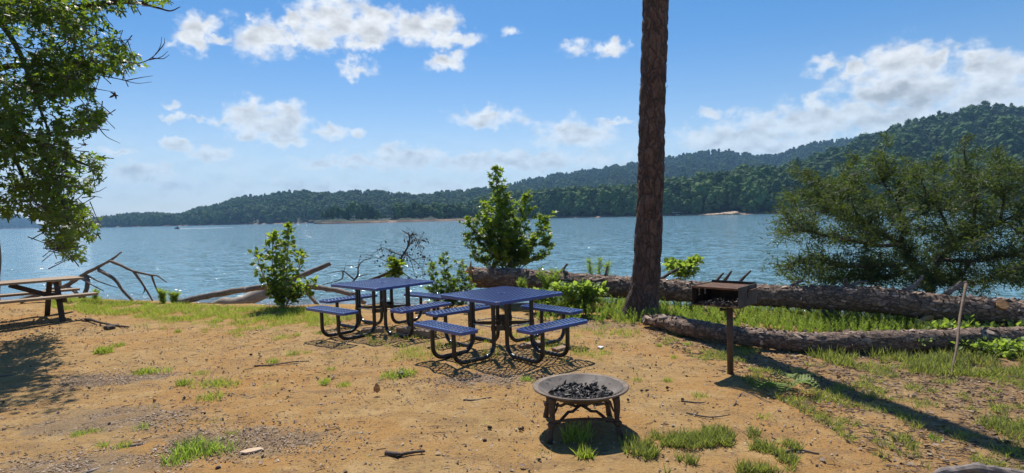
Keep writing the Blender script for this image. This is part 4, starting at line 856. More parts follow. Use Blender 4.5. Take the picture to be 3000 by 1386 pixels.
ds = dead_branch('dead_shrub', 'bare dead shrub with withered black leaves behind the blue tables', 'dead shrub', ([c2(1030, 528), c2(1100, 500), c2(1180, 465), c2(1225, 410), c2(1260, 355), c2(1298, 285), c2(1306, 215), c2(1258, 180)], .04, .008),
    [([c2(1250, 370), c2(1290, 340), c2(1330, 430), c2(1345, 500)], .012, .004), ([c2(1298, 285), c2(1355, 245), c2(1420, 255)], .014, .004), ([c2(1260, 355), c2(1190, 330), c2(1120, 300), c2(1050, 345)], .012, .004), ([c2(1306, 215), c2(1340, 230), c2(1380, 210)], .008, .003), ([c2(1270, 340), c2(1330, 380), c2(1390, 440), c2(1400, 500)], .012, .004), ([c2(1225, 410), c2(1240, 450), c2(1300, 500), c2(1330, 515)], .015, .005),
     ([c2(1180, 465), c2(1150, 400), c2(1080, 370), c2(1000, 345)], .01, .004), ([c2(1355, 245), c2(1380, 300), c2(1400, 360), c2(1420, 420)], .008, .003), ([c2(1330, 380), c2(1420, 370), c2(1470, 400)], .008, .003)], 12.6, 'dead')
pts_ = []
for ch in list(ds.children)[1:]:
    V = np.array([v_.co[:] for v_ in ch.data.vertices]); pts_.append(V[RNG.integers(0, len(V), 26)] + rnd(26, .07))
q_ = np.vstack(pts_); ov, of = oval_leaf(); lv, lf_ = stamp(ov, of, q_, frames(rnd(len(q_)) + (0, 0, -1), rnd(len(q_))), RNG.uniform(.03, .06, len(q_))); mesh_np('withered_leaves', lv, lf_, M['deadleaf'], ds, tint=np.repeat(RNG.uniform(0, 1, len(q_)), len(of)))
b = MB()
for i in range(120):
    q0 = Vector(q_[i]); b.tube([q0, q0 + Vector(rnd(1, .05)[0]), q0 + Vector(rnd(1, .1)[0])], [.003, .003, .002], 4)
b.build('twigs', M['dead'], ds)
dead_branch('dead_twig', 'thin bare forked twig above the farther blue table', 'dead twig', ([c2(905, 545), c2(945, 495), c2(953, 430), c2(985, 390), c2(1040, 372)], .022, .006),
    [([c2(925, 522), c2(885, 490), c2(845, 462), c2(800, 468), c2(730, 480)], .018, .005), ([c2(935, 510), c2(990, 490), c2(1055, 480)], .014, .004), ([c2(950, 440), c2(905, 425), c2(860, 420)], .01, .003), ([c2(845, 462), c2(830, 520), c2(700, 558)], .018, .006), ([c2(850, 465), c2(860, 430), c2(870, 400)], .008, .003), ([c2(953, 430), c2(955, 400), c2(962, 380)], .008, .003)], 12.9, 'dead')

# ================================================================ VEGETATION
SL, SF = star_leaf(); OL, OF = oval_leaf(); BL, BF = blade()
def leaves(name, P, tip, up, sc, tv, tf, mat, parent, bias=1.0):
    V, Fc = stamp(tv, tf, P, frames(tip, up), sc); return mesh_np(name, V, Fc, M[mat], parent, tint=np.repeat(RNG.uniform(0, 1, len(P)) ** bias, len(tf)))
def shrub(name, label, cat, base, stems, twig, leaf, mat, bark, group=None, rise=.55, jit=(.55, 1.2)):
    """stems: list of (polyline world points, r0, r1); twig = (spacing, length at bottom, length at top, first fraction); leaf = (template, spacing, size)"""
    e = empty(name, base); tag(e, label, cat, group); LP = []; LT = []; sb = MB()
    for pts, r0, r1, tl0, tl1, f0 in stems:
        P = crom(np.array([tuple(Vector(q) - Vector(base)) for q in pts]), 8); MB().tube(P, np.linspace(r0, r1, len(P)), 7, rough=.1, fr=20).build('stem', M[bark], e, smooth=True)
        L = np.concatenate([[0], np.cumsum(np.linalg.norm(np.diff(P, axis=0), axis=1))]); s_ = f0 * L[-1]; az = random.uniform(0, 6)
        while s_ < L[-1]:
            q = np.array([np.interp(s_, L, P[:, k]) for k in range(3)]); f = s_ / L[-1]; ln = (tl0 + (tl1 - tl0) * f) * random.uniform(*jit); az += 2.4 + random.uniform(-.5, .5)
            d = np.array([math.cos(az), math.sin(az), rise + .5 * f]); d /= np.linalg.norm(d); n_ = max(2, int(ln / .05)); tp = [q]
            for k in range(n_): d = nrm(d + RNG.normal(size=3) * .13 + np.array([0, 0, .03])); tp.append(tp[-1] + d * ln / n_)
            sb.tube(tp, np.linspace(.006, .002, len(tp)), 4, cap=False)
            for k in range(1, len(tp)):
                for _ in range(leaf[1]):
                    side = nrm(np.cross(d, RNG.normal(size=3))); LP.append(tp[k] + side * .012 + RNG.normal(size=3) * .01); LT.append(d * .55 + side * 1.0 + np.array([0, 0, -.15]))
            LP.append(tp[-1]); LT.append(d)
            s_ += twig * random.uniform(.6, 1.4)
        for _ in range(5): LP.append(P[-1] + RNG.normal(size=3) * .02); LT.append(RNG.normal(size=3) * .6 + np.array([0, 0, .8]))
    sb.build('twigs', M[bark], e)
    LP = np.array(LP); LT = np.array(LT); up = RNG.normal(size=LP.shape) * .45 + (0, 0, 1)
    leaves('leaves', LP, LT, up, leaf[2] * RNG.uniform(.6, 1.15, len(LP)), leaf[0][0], leaf[0][1], mat, e, 1.4); return e
def stem(rows, Y): return [at(x, y, Y + (q[0] if q else 0)) for x, y, *q in rows]
# oval leaved sapling
b0 = gp(822, 905); Y = b0.y
shrub('sapling', 'slender sapling with oval leaves left of the blue tables', 'sapling', b0,
      [(stem([(832, 905), (838, 820), (843, 740), (846, 668)], Y), .012, .003, .20, .07, .12), (stem([(822, 905), (805, 820), (797, 740), (806, 690)], Y), .012, .003, .2, .08, .12), (stem([(826, 905), (792, 845), (765, 790), (750, 745)], Y), .010, .003, .2, .10, .15),
       (stem([(836, 905), (862, 830, -.1), (878, 780, -.1), (888, 745, -.1)], Y), .010, .003, .28, .10, .12), (stem([(838, 905), (870, 870, .1), (905, 845, .1), (925, 830, .1)], Y), .008, .003, .24, .12, .1), (stem([(828, 905), (815, 850, .2), (826, 790, .2), (822, 720, .2)], Y), .010, .003, .22, .12, .1), (stem([(834, 905), (850, 880), (890, 870), (912, 868)], Y), .008, .003, .24, .14, .1)],
      .05, ((OL, OF), 2, .125), 'sapling_leaf', 'grey_bark')
# sweetgum behind the broken log
b0 = Vector(at(1500, 800, 12.9)); b0.z = float(gz(b0.x, b0.y)); Y = 12.9
shrub('sweetgum_sapling', 'tall star leaved sapling behind the broken end of the thick log', 'sapling', b0,
      [(stem([(1500, 815), (1478, 720), (1462, 610), (1452, 492)], Y), .03, .004, .72, .10, .15), (stem([(1500, 815), (1512, 720), (1530, 640), (1545, 575)], Y), .024, .004, .56, .10, .18), (stem([(1490, 815), (1440, 730), (1400, 690), (1372, 655)], Y), .018, .003, .52, .25, .2),
       (stem([(1500, 815), (1450, 720, .3), (1425, 660, .3), (1415, 600, .3)], Y), .018, .003, .5, .2, .2), (stem([(1505, 815), (1480, 700, -.3), (1478, 640, -.3), (1480, 570, -.2)], Y), .018, .003, .5, .14, .25), (stem([(1505, 815), (1545, 740), (1580, 690), (1600, 640)], Y), .014, .003, .48, .22, .2), (stem([(1500, 815), (1540, 775), (1590, 750), (1606, 700)], Y), .014, .003, .32, .12, .3), (stem([(1495, 815), (1440, 780), (1395, 750), (1370, 690)], Y), .014, .003, .34, .14, .3), (stem([(1500, 815), (1500, 740), (1500, 690), (1520, 650)], Y - .2), .014, .003, .45, .2, .1)],
      0.036, ((SL, SF), 2, .088), 'sweetgum_leaf', 'grey_bark', rise=.3, jit=(.3, 1.5))
b0 = gp(1318, 905); Y = b0.y
shrub('sweetgum_bush', 'low star leaved bush in front of the splintered log end', 'bush', b0,
      [(stem([(1318, 905), (1310, 850), (1302, 790), (1300, 745)], Y), .012, .003, .28, .08, .15), (stem([(1322, 905), (1345, 860), (1355, 820), (1350, 780)], Y), .010, .003, .30, .14, .1), (stem([(1315, 905), (1285, 860), (1272, 820), (1268, 780)], Y), .010, .003, .26, .10, .15), (stem([(1325, 905), (1360, 885), (1375, 855), (1378, 835)], Y), .008, .003, .26, .12, .1), (stem([(1318, 905), (1330, 880, -.15), (1325, 850, -.2), (1330, 825, -.2)], Y), .008, .003, .3, .2, .1), (stem([(1320, 905), (1280, 890), (1270, 870), (1262, 850)], Y), .008, .003, .24, .12, .1)],
      .036, ((SL, SF), 3, .064), 'sweetgum_leaf', 'grey_bark')
def small_bush(px, py, w_, h_, Y, label, tmpl, mat, size, name='bush', cat='bush', ns=6, tw=.04, tl=.2):
    b0 = at(px, py, Y); st = []
    for k in range(ns):
        a = (k + .5) / ns * 2 - 1; st.append((stem([(px + a * 8, py), (px + a * w_ * .5, py - h_ * .45, random.uniform(-.15, .15)), (px + a * w_ * .9, py - h_ * random.uniform(.75, 1.0), random.uniform(-.2, .2))], Y), .007, .002, tl, tl * .5, .1))
    return shrub(name, label, cat, b0, st, tw, (tmpl, 2, size), mat, 'grey_bark')
small_bush(1700, 905, 95, 62, 10.6, 'leafy green bush under the thick log right of the nearer blue table', (OL, OF), 'weed', .12, ns=8, tl=.22)
small_bush(1590, 900, 60, 40, 10.9, 'low leafy bush behind the right benches of the nearer blue table', (OL, OF), 'weed', .11, ns=5)
small_bush(2000, 822, 60, 60, 11.8, 'bright leafy vine climbing behind the thick log beside the pine', (OL, OF), 'weed', .13, name='vine', cat='vine', ns=6, tl=.16)
small_bush(1160, 828, 22, 62, 12.4, 'small bright green shoot growing at the foot of the dead shrub', (OL, OF), 'sapling_leaf', .13, name='seedling', cat='seedling', ns=3, tl=.12)
small_bush(2105, 800 + 60, 30, 20, 12.0, 'small green sprig behind the thick log above the grill', (OL, OF), 'weed', .1, name='seedling', cat='seedling', ns=3, tl=.1)
small_bush(2860, 1035, 150, 75, 8.9, 'dense leafy undergrowth behind the leaning stick under the fallen logs', (OL, OF), 'weed', .10, ns=9, tl=.26)
small_bush(2600, 1045, 120, 40, 8.7, 'low leafy undergrowth in the shade beneath the thinner log', (OL, OF), 'weed', .08, ns=7, tl=.18)
small_bush(2760, 1062, 110, 60, 8.1, 'leafy green undergrowth in front of the thinner log left of the stick', (OL, OF), 'weed', .075, ns=8, tl=.2)
small_bush(2960, 1075, 120, 70, 7.9, 'leafy green undergrowth at the right edge below the thinner log', (OL, OF), 'weed', .08, ns=8, tl=.2)
# feathery plants
def feather(px, py, h_, w_, Y, label, n=7, group=None):
    b0 = at(px, py, Y); e = empty('dog_fennel', b0); tag(e, label, 'weed', group); P = []; T = []
    for k in range(n):
        hh = h_ * random.uniform(.6, 1.0); lean = np.array([random.uniform(-1, 1) * w_, random.uniform(-.5, .5) * w_, 0]); st = [np.array([lean[0] * f * f, lean[1] * f * f, hh * f]) for f in np.linspace(0, 1, 9)]
        MB().tube(st, np.linspace(.006, .002, 9), 4).build('stem', M['weed'], e)
        for q in st[1:]:
            for _ in range(16): P.append(q + RNG.normal(size=3) * .01); a = random.uniform(0, 6.28); T.append([math.cos(a), math.sin(a), .7])
    P = np.array(P); leaves('leaves', P, np.array(T), rnd(len(P)) + (0, 0, 1), RNG.uniform(.07, .15, len(P)), BL, BF, 'weed', e); return e
feather(1605, 868, .52, .22, 11.25, 'feathery bright green plant leaning over the thick log above the nearer blue table', 8)
feather(1535, 862, .28, .12, 11.4, 'small feathery green plant left of the larger one on the thick log', 3)
feather(478, 895, .45, .08, 13.2, 'upright feathery weed on the bank left of the dark fallen branch', 4)
feather(510, 893, .30, .12, 13.05, 'shorter feathery weed at the butt of the dark fallen branch', 4)
feather(280, 884, .28, .06, 13.9, 'thin feathery weed standing on the bank beside the wooden table', 2)
for px, py in ((1730, 812), (1755, 812), (1778, 812)): feather(px, py, .34, .04, 11.7, 'thin feathery stalk rising behind the thick log left of the pine', 1, 'stalks behind the thick log')
# fern on the ground in the trunk shadow
def fern(px, py, label, n=5, s=.25):
    g = gp(px, py); e = empty('fern', g); tag(e, label, 'fern'); P = []; T = []; 
    for k in range(n):
        a = -2.6 + k * 5.2 / n + random.uniform(-.3, .3); d = np.array([math.cos(a), math.sin(a) * .8, 0]); rach = [d * s * f + np.array([0, 0, .10 * math.sin(2.6 * f) * s / .25]) for f in np.linspace(0, 1, 12)]
        MB().tube(rach, .002, 4).build('stalk', M['weed'], e)
        for i, q in enumerate(rach[1:]):
            w_ = math.sin(3.0 * (i + 1) / 12 + .1) * .35
            for sgn in (-1, 1): P.append(q); T.append((np.array([-d[1], d[0], 0]) * sgn + d * .5) * max(w_, .1))
    P = np.array(P); T = np.array(T); leaves('fronds', P, T, np.tile([0, 0, 1.], (len(P), 1)), np.linalg.norm(T, axis=1) * s * .9, *blade(.11), 'weed', e)
fern(2295, 1150, 'fern with long fronds in the pine shadow right of the grill post', 6, .34)
fern(2335, 1118, 'smaller fern in the pine shadow beside the long frond fern', 5, .26)

# ---------------------------------------------------------------- big shade tree at the left edge
e = empty('shade_tree', at(-14, 888, 13.6)); e.location.z = float(gz(e.location.x, e.location.y)); tag(e, 'large leafy shade tree hanging over the left edge of the clearing', 'tree'); OAK = e; eo = np.array(e.location)
def apt(x, y, Y): return np.array(at(x, y, Y)) - eo
tr = crom([apt(-38, 905, 13.6), apt(-24, 760, 13.5), apt(-50, 560, 13), apt(-120, 300, 12.2), apt(-150, 80, 11.4), apt(-120, -150, 11), apt(-60, -420, 11)], 6)
MB().tube(tr, np.interp(np.linspace(0, 1, len(tr)), [0, .08, .5, 1], [.24, .17, .15, .06]), 16, rough=.12, fr=9).build('trunk', M['grey_bark'], e, smooth=True)
for rows, r0, r1 in (([(-150, 110, 11.4), (0, 60, 10.6), (120, 40, 10.2), (250, 18, 10), (350, 5, 9.9), (420, 8, 9.9), (450, -8, 9.9)], .10, .014), ([(400, 6, 9.9), (470, 25, 9.9), (500, 32, 9.9), (528, 20, 9.9)], .022, .006), ([(-120, 260, 12), (0, 200, 10.5), (120, 190, 10), (260, 180, 9.8), (400, 185, 9.7)], .07, .01), ([(-100, 380, 12.4), (20, 400, 10.6), (120, 420, 9.9), (220, 470, 9.6), (300, 500, 9.5)], .07, .01), ([(120, 420, 9.9), (160, 520, 9.7), (190, 620, 9.5), (220, 720, 9.4)], .04, .008), ([(0, 60, 10.6), (60, 160, 9.8), (110, 300, 9.5), (150, 400, 9.4)], .05, .012), ([(20, 400, 10.6), (60, 500, 10.0), (90, 560, 9.6), (140, 600, 9.4)], .04, .008)):
    P = crom([apt(*q) for q in rows], 6); MB().tube(P, np.linspace(r0, r1, len(P)), 8, rough=.2, fr=10).build('limb', M['dead'], e, smooth=True)
tw = MB()
for rows in (([(400, 188), (430, 178), (455, 160), (470, 135), (474, 108)]), ([(435, 176), (470, 168), (492, 150)]), ([(445, 170), (478, 172), (497, 160)]), ([(300, 222), (350, 232), (400, 244), (445, 240)]), ([(370, 236), (410, 228), (448, 222)]), ([(360, 234), (362, 215), (368, 205)]), ([(285, 368), (312, 400), (352, 420)]), ([(250, 255), (290, 262), (335, 270)]), ([(245, 565), (285, 562), (312, 548)]), ([(240, 580), (275, 575), (300, 580)]), ([(455, 160), (480, 130), (482, 112)]), ([(260, 445), (220, 440), (240, 430)])):
    P = crom([apt(x, y, 9.7) for x, y in rows], 4); tw.tube(P, np.linspace(.010, .003, len(P)), 5)
tw.build('bare_twigs', M['dead'], e)
POLY = [(-420, -90), (60, -80), (300, -60), (430, -40), (505, -20), (490, 5), (440, 26), (370, 38), (320, 70), (352, 100), (385, 150), (430, 165), (430, 190), (395, 212), (340, 222), (300, 218), (258, 245), (285, 300), (310, 330), (300, 365), (255, 395), (200, 420), (215, 455), (300, 448), (316, 505), (270, 560), (205, 572), (250, 606), (292, 640), (282, 700), (272, 752), (240, 778), (180, 750), (138, 715), (128, 660), (60, 628), (0, 640), (-120, 660), (-420, 640)]
nc = 2300; cq = sample_poly(POLY, nc); cq = cq[vnoise(cq[:, 0] + 2000, cq[:, 1] + 500, 62., 41) + .5 * vnoise(cq[:, 0] + 2000, cq[:, 1] + 500, 28., 42) > -.28]; cl = []
for (x, y) in cq:
    Yd = 9.7 + RNG.normal() * .55 + (.9 if x < 60 else 0) * RNG.uniform(-1, 1); cl.append((apt(x, y, Yd), x))
P = []; T = []; twg = MB()
for c_, x in cl:
    k = RNG.integers(8, 17); outd = nrm(np.array([.5, -.3, -.25]) + RNG.normal(size=3) * .6); sp_ = .13 if x > 0 else .2
    twg.tube([c_ - outd * .3, c_, c_ + outd * .12], [.008, .005, .003], 4, cap=False)
    a = RNG.normal(size=(k, 3)); q = c_ + a * sp_ * np.array([1, 1, .6]); P.append(q); T.append(nrm(a) + outd * .8 + np.array([0, 0, -.25]))
twg.build('twigs', M['dead'], e)
P = np.vstack(P); T = np.vstack(T); inside = in_poly(*(lambda w_: (w_[:, 0], w_[:, 1]))(np.array([px_of(Vector(q + eo)) for q in P])), np.array(POLY)); P = P[inside]; T = T[inside]
OKL = star_leaf(((-118, .62), (-62, .95), (0, 1.25), (62, .95), (118, .62)), .34, 12, .12)
leaves('foliage', P, T, rnd(len(P), .5) + (0, 0, 1), RNG.uniform(.05, .10, len(P)), *OKL, 'oak_leaf', e, 1.6)
dl = np.array([apt(278, 258, 9.6), apt(338, 277, 9.6), apt(245, 410, 9.5), apt(250, 425, 9.5), apt(275, 262, 9.6), apt(262, 402, 9.5)]); leaves('dead_leaves', dl, rnd(6) + (0, 0, -1.5), rnd(6), np.full(6, .085), *OKL, 'deadleaf', e)

# ---------------------------------------------------------------- red cedar on the right
cq = lambda x, y, d=0: (2200 + x * .5212, 280 + y * .5212, d)
b0 = at(2745, 850, 11.2); b0.z = float(gz(b0.x, b0.y)); e = empty('cedar_tree', b0); tag(e, 'wide spreading dark cedar leaning over the water on the right', 'tree'); eo = np.array(b0); CED = e
LIMBS = [([cq(1010, 1120), cq(995, 1040), cq(930, 950), cq(850, 850), cq(852, 740), cq(830, 600), cq(830, 480)], .075, .012, 1), ([cq(840, 840), cq(740, 780, .2), cq(640, 735, .3), cq(540, 650, .4), cq(420, 530, .4), cq(285, 430, .4)], .045, .008, 1), ([cq(1010, 1040), cq(1060, 920), cq(1150, 830), cq(1240, 765), cq(1400, 710), cq(1560, 640)], .06, .02, 1), ([cq(1240, 765), cq(1260, 620), cq(1235, 470), cq(1200, 330), cq(1212, 240)], .04, .006, 1),
         ([cq(830, 600), cq(740, 480, .2), cq(735, 400, .2), cq(765, 245, .2)], .025, .005, 1), ([cq(640, 735, .3), cq(540, 560, .2), cq(520, 450, .2), cq(600, 350, .2)], .022, .005, 1), ([cq(850, 840), cq(700, 840, -.5), cq(500, 800, -.8), cq(300, 750, -.8), cq(190, 640, -.8)], .04, .006, 1), ([cq(930, 950), cq(760, 960, -.5), cq(560, 960, -.7), cq(380, 920, -.8), cq(200, 950, -.8)], .035, .006, 1), ([cq(1060, 920), cq(1240, 930, -.4), cq(1420, 900, -.5), cq(1600, 860, -.5)], .04, .01, 1), ([cq(1150, 830), cq(1060, 640, .3), cq(1030, 500, .3), cq(1040, 350, .3)], .03, .005, 1), ([cq(1400, 710), cq(1420, 560), cq(1380, 430), cq(1390, 310)], .03, .006, 1), ([cq(1010, 1040), cq(1250, 1050, .3), cq(1450, 1000, .3), cq(1600, 980, .3)], .035, .008, 1), ([cq(930, 950), cq(800, 1020, -.3), cq(650, 1030, -.5), cq(420, 1030, -.6)], .03, .006, 1), ([cq(1560, 640), cq(1600, 520), cq(1560, 440)], .025, .006, 1), ([cq(850, 740), cq(960, 640, -.4), cq(980, 540, -.4), cq(940, 440, -.4)], .022, .005, 1), ([cq(740, 780), cq(600, 700, .7), cq(450, 640, .7), cq(330, 560, .7)], .022, .005, 1), ([cq(1240, 930), cq(1180, 1010, -.4), cq(1080, 1050, -.5), cq(900, 1070, -.5)], .02, .005, 1), ([cq(1500, 690), cq(1560, 780, -.3), cq(1640, 840, -.4)], .025, .006, 1)]
P = []; T = []; tb = MB()
for rows, r0, r1, dn in LIMBS:
    L_ = crom([np.array(at(x, y, 11.2 + d_)) - eo for x, y, d_ in rows], 8); MB().tube(L_, np.linspace(r0, r1, len(L_)), 8, rough=.2, fr=12).build('limb', M['dead'], e, smooth=True)
    for i in range(6, len(L_)):
        f = i / len(L_); t_ = nrm(L_[min(i + 1, len(L_) - 1)] - L_[i - 1])
        for _ in range(3):
            if t_[2] > .65 and f > .5 and RNG.uniform() < .62: continue
            s_ = nrm(RNG.normal(size=3) + t_ * .6 + np.array([0, -.1, .25])); u_ = max(0, float(t_[2])) ** 2; ln = RNG.uniform(.16, .66) * (1.2 - .6 * f) * (1 - u_) + u_ * RNG.uniform(.12, .62) * (1.12 - f); s_ = nrm(s_ * (1.3, 1.3, .6)); a = L_[i] + RNG.normal(size=3) * .02; mid = a + s_ * ln * .5; d2 = nrm(s_ + RNG.normal(size=3) * .4 + np.array([0, 0, .2])); end = mid + d2 * ln * .5
            tb.tube([a, mid, end], [.006, .004, .002], 4, cap=False)
            for q, dd in ((a * .6 + mid * .4, s_), (mid, d2), (mid * .5 + end * .5, d2), (end, d2)):
                if RNG.uniform() < .12: continue
                m_ = 9; P.append(q + RNG.normal(size=(m_, 3)) * .042); T.append(np.repeat((dd * .9)[None], m_, 0) + RNG.normal(size=(m_, 3)) * .6)
CP = [(2283, 620), (2330, 570), (2350, 500), (2420, 530), (2500, 510), (2560, 470), (2620, 430), (2700, 490), (2790, 480), (2850, 440), (2920, 480), (3060, 470), (3060, 850), (2900, 860), (2700, 835), (2480, 835), (2320, 825), (2290, 790), (2340, 740), (2285, 680)]
for (x, y) in sample_poly(CP, 380):
    a = np.array(at(x, y, 11.2 + RNG.normal() * .55)) - eo; s_ = nrm(RNG.normal(size=3) * .6 + np.array([RNG.choice([-1.1, .9]), -.1, .15])); ln = RNG.uniform(.2, .45); pts = [a + s_ * ln * f + np.array([0, 0, -.06 * f * f]) for f in (0, .35, .7, 1)]
    tb.tube(pts, [.008, .006, .004, .002], 4, cap=False)
    for q in pts:
        for _ in range(3): m_ = 8; P.append(q + RNG.normal(size=(m_, 3)) * .05 + RNG.normal(size=3) * .05); T.append(np.repeat((s_ * .9 + RNG.normal(size=3) * .5)[None], m_, 0) + RNG.normal(size=(m_, 3)) * .5)
tb.build('twigs', M['dead'], e)
P = np.vstack(P); T = np.vstack(T); leaves('foliage', P, T, rnd(len(P)), RNG.uniform(.04, .105, len(P)), *blade(.10), 'cedar', e, 1.9)

# ---------------------------------------------------------------- grass, weeds and litter
def scatter_on(poly_px, n, world=True):
    pg = ground_poly(poly_px); q = sample_poly(pg, n); return np.column_stack([q, gz(q[:, 0], q[:, 1])])
def clumpy(P, sc, thr, seed): return P[vnoise(P[:, 0], P[:, 1], sc, seed) + .6 * vnoise(P[:, 0], P[:, 1], sc * .37, seed + 1) > thr]
def grass_set(P, h0, h1, lean=.45):
    n = len(P); a = RNG.uniform(0, 6.28, n); up = np.stack([np.cos(a) * lean * RNG.uniform(.2, 1.6, n), np.sin(a) * lean * RNG.uniform(.2, 1.6, n), np.ones(n)], -1)
    return P, nrm(up), nrm(rnd(n)), RNG.uniform(h0, h1, n)
def build_grass(name, sets, mat, label, kind='stuff', wd=.035):
    P, U, N_, H_ = [np.concatenate(k) for k in zip(*sets)]; V, Fc = stamp(*blade(wd), P, frames(U, N_), H_); o = mesh_np(name, V, Fc, M[mat], tint=np.repeat(RNG.uniform(0, 1, len(P)), 3)); return tag(o, label, 'grass', kind=kind)
LAWN = [(150, 876), (300, 883), (540, 893), (640, 900), (760, 902), (930, 902), (1010, 910), (1060, 930), (960, 955), (880, 962), (700, 957), (560, 943), (430, 935), (330, 928), (250, 922), (150, 900)]
lawn = scatter_on(LAWN, 60000); lawn = clumpy(lawn, .3, -.7, 21)
edge = clumpy(scatter_on([(330, 925), (560, 940), (700, 955), (960, 950), (1000, 985), (760, 1000), (560, 975), (400, 960)], 9000), .3, .75, 23)
tabl = clumpy(scatter_on([(1060, 985), (1250, 955), (1500, 945), (1850, 930), (1880, 985), (1760, 1065), (1400, 1085), (1150, 1065), (960, 1040)], 18000), .28, .6, 25)
RIGHT = [(1890, 955), (2010, 985), (2150, 1012), (2363, 1038), (2600, 1045), (2800, 1060), (3060, 1090), (3600, 1100), (3600, 1386), (2640, 1386), (2480, 1290), (2330, 1200), (2180, 1120), (2030, 1050), (1920, 1000)]
right = clumpy(scatter_on(RIGHT, 50000), .28, .45, 27)
patch_ = clumpy(scatter_on([(1830, 1290), (2010, 1265), (2180, 1255), (2350, 1320), (2320, 1390), (1930, 1390)], 13000), .2, .0, 29)
clov = clumpy(scatter_on([(2380, 1290), (2700, 1250), (3020, 1220), (3040, 1390), (2700, 1390)], 6000), .3, .4, 31)
far_r = clumpy(scatter_on([(2350, 1040), (2700, 1040), (3500, 1050), (3500, 1130), (2750, 1105), (2450, 1075)], 10000), .3, -.2, 33)
spec = clumpy(scatter_on([(300, 960), (1300, 960), (1900, 1000), (1900, 1300), (1300, 1380), (300, 1380)], 24000), .22, 1.75, 35)
build_grass('grass', [grass_set(lawn, .04, .12, .8), grass_set(edge, .03, .08), grass_set(tabl, .03, .09), grass_set(spec, .02, .055)], 'grass', 'yellow green grass on the bank and around the blue tables')
hr = RNG.uniform(size=len(right)) < .45
build_grass('grass', [grass_set(right[hr], .03, .09, .9)], 'grass', 'pale yellowing grass blades among the litter on the right slope')
build_grass('grass', [grass_set(right[~hr], .03, .085, .8), grass_set(patch_, .035, .10, .7), grass_set(clov, .03, .10, .7), grass_set(far_r, .05, .16, .5)], 'slope', 'green grass and weeds among the litter on the right slope', wd=.045)
# tall weeds behind the logs
n_ = 1500; wx = RNG.uniform(.4, 8.8, n_); wy = np.interp(wx, [0, 2, 4, 6, 9], [10.9, 10.3, 9.6, 9.1, 9.2]) + RNG.uniform(-.75, 2.0, n_); W3 = []; U3 = []; H3_ = []
BGP = [at(x_, y_, d_) for x_, y_, d_, r_ in BIG]; BGX = [q_.x for q_ in BGP]; BGY = [q_.y for q_ in BGP]; BGB = [q_.z - k_[3] for q_, k_ in zip(BGP, BIG)]
keep = wy < yedge(wx) + .9; wx, wy = wx[keep], wy[keep]
for x, y in zip(wx, wy):
    hh = random.uniform(.28, .62); z0 = float(gz(x, y)); hh = min(hh, max(.14, float(np.interp(x, BGX, BGB)) + random.uniform(-.06, .10) - z0)) if y < np.interp(x, BGX, BGY) + .15 else hh
    lx, ly = random.uniform(-.12, .12), random.uniform(-.12, .12)
    for k in range(60):
        f = (k + 1) / 60; a = random.uniform(0, 6.28); W3.append((x + lx * f, y + ly * f, z0 + hh * f * .95)); U3.append((math.cos(a) * .8, math.sin(a) * .8, .9)); H3_.append(random.uniform(.04, .085) * (1.2 - .7 * f))
    W3.append((x, y, z0)); U3.append((lx, ly, hh)); H3_.append(hh)
W3 = np.array(W3); hw_ = np.array(H3_); V, Fc = stamp(*blade(.055), W3, frames(nrm(np.array(U3)), nrm(rnd(len(W3)))), np.stack([np.minimum(hw_, .11), hw_, hw_ * .6], -1)); tag(mesh_np('weeds', V, Fc, M['weed'], tint=np.repeat(RNG.uniform(0, 1, len(W3)), 3)), 'tall feathery bright green weeds between the fallen logs and the water', 'weeds', kind='stuff')
# chips, needles, pebbles
ALL = [(-60, 930), (700, 965), (1500, 930), (1900, 935), (3060, 1080), (3060, 1400), (-60, 1400)]
q = scatter_on(ALL, 9000); gry = [gp(*c_) for c_ in ((330, 1230), (700, 1290), (330, 1110), (250, 1370), (1420, 1110))]
ex = np.vstack([np.column_stack([g.x + RNG.normal(size=2600) * .45, g.y + RNG.normal(size=2600) * .2]) for g in gry]); ex = np.column_stack([ex, gz(ex[:, 0], ex[:, 1])])
def flat_bits(P, l0, l1, w_, name, mat, label, tilt=.25, bias=1.0):
    n = len(P); a = RNG.uniform(0, 6.28, n); tip = np.stack([np.cos(a), np.sin(a), RNG.normal(size=n) * tilt * .5], -1); up = rnd(n, tilt) + (0, 0, 1); sc = RNG.uniform(l0, l1, n)[:, None] * np.stack([RNG.uniform(*w_, n), np.ones(n), np.ones(n)], -1)
    bx = np.array([(-.5, -.5, 0), (.5, -.45, 0), (.35, .5, .02), (-.4, .42, .05), (-.4, -.4, .22), (.4, -.36, .2), (.28, .4, .2), (-.3, .35, .24)]) * (1, 1, .35); fq = [(0, 1, 5, 4), (1, 2, 6, 5), (2, 3, 7, 6), (3, 0, 4, 7), (4, 5, 6, 7)]
    V, Fc = stamp(bx, fq, P + (0, 0, .006), frames(tip, up), sc); return tag(mesh_np(name, V, Fc, M[mat], tint=np.repeat(RNG.uniform(0, 1, n) ** bias, 5)), label, 'litter', kind='stuff')
flat_bits(np.vstack([q, ex[RNG.uniform(size=len(ex)) < .8]]), .006, .026, (.25, .8), 'wood_chips', 'dry', 'small wood chips and bark bits scattered over the dirt')
M['pebble'] = tint_mat('pebbles', (.16, .12, .09), (.34, .24, .15), (.52, .44, .35))
q = scatter_on(ALL, 9000); V, Fc = stamp(IV1 * (1 + .25 * RNG.normal(size=(len(IV1), 1))), IF1, q + (0, 0, .003), frames(rnd(len(q)), rnd(len(q))), (.003 + .011 * RNG.uniform(0, 1, len(q)) ** 3)[:, None] * RNG.uniform(.6, 1.3, (len(q), 3))); tag(mesh_np('pebbles', V, Fc, M['pebble'], tint=np.repeat(RNG.uniform(0, 1, len(q)), len(IF1))), 'tan and grey pebbles scattered over the dirt', 'pebbles', kind='stuff')
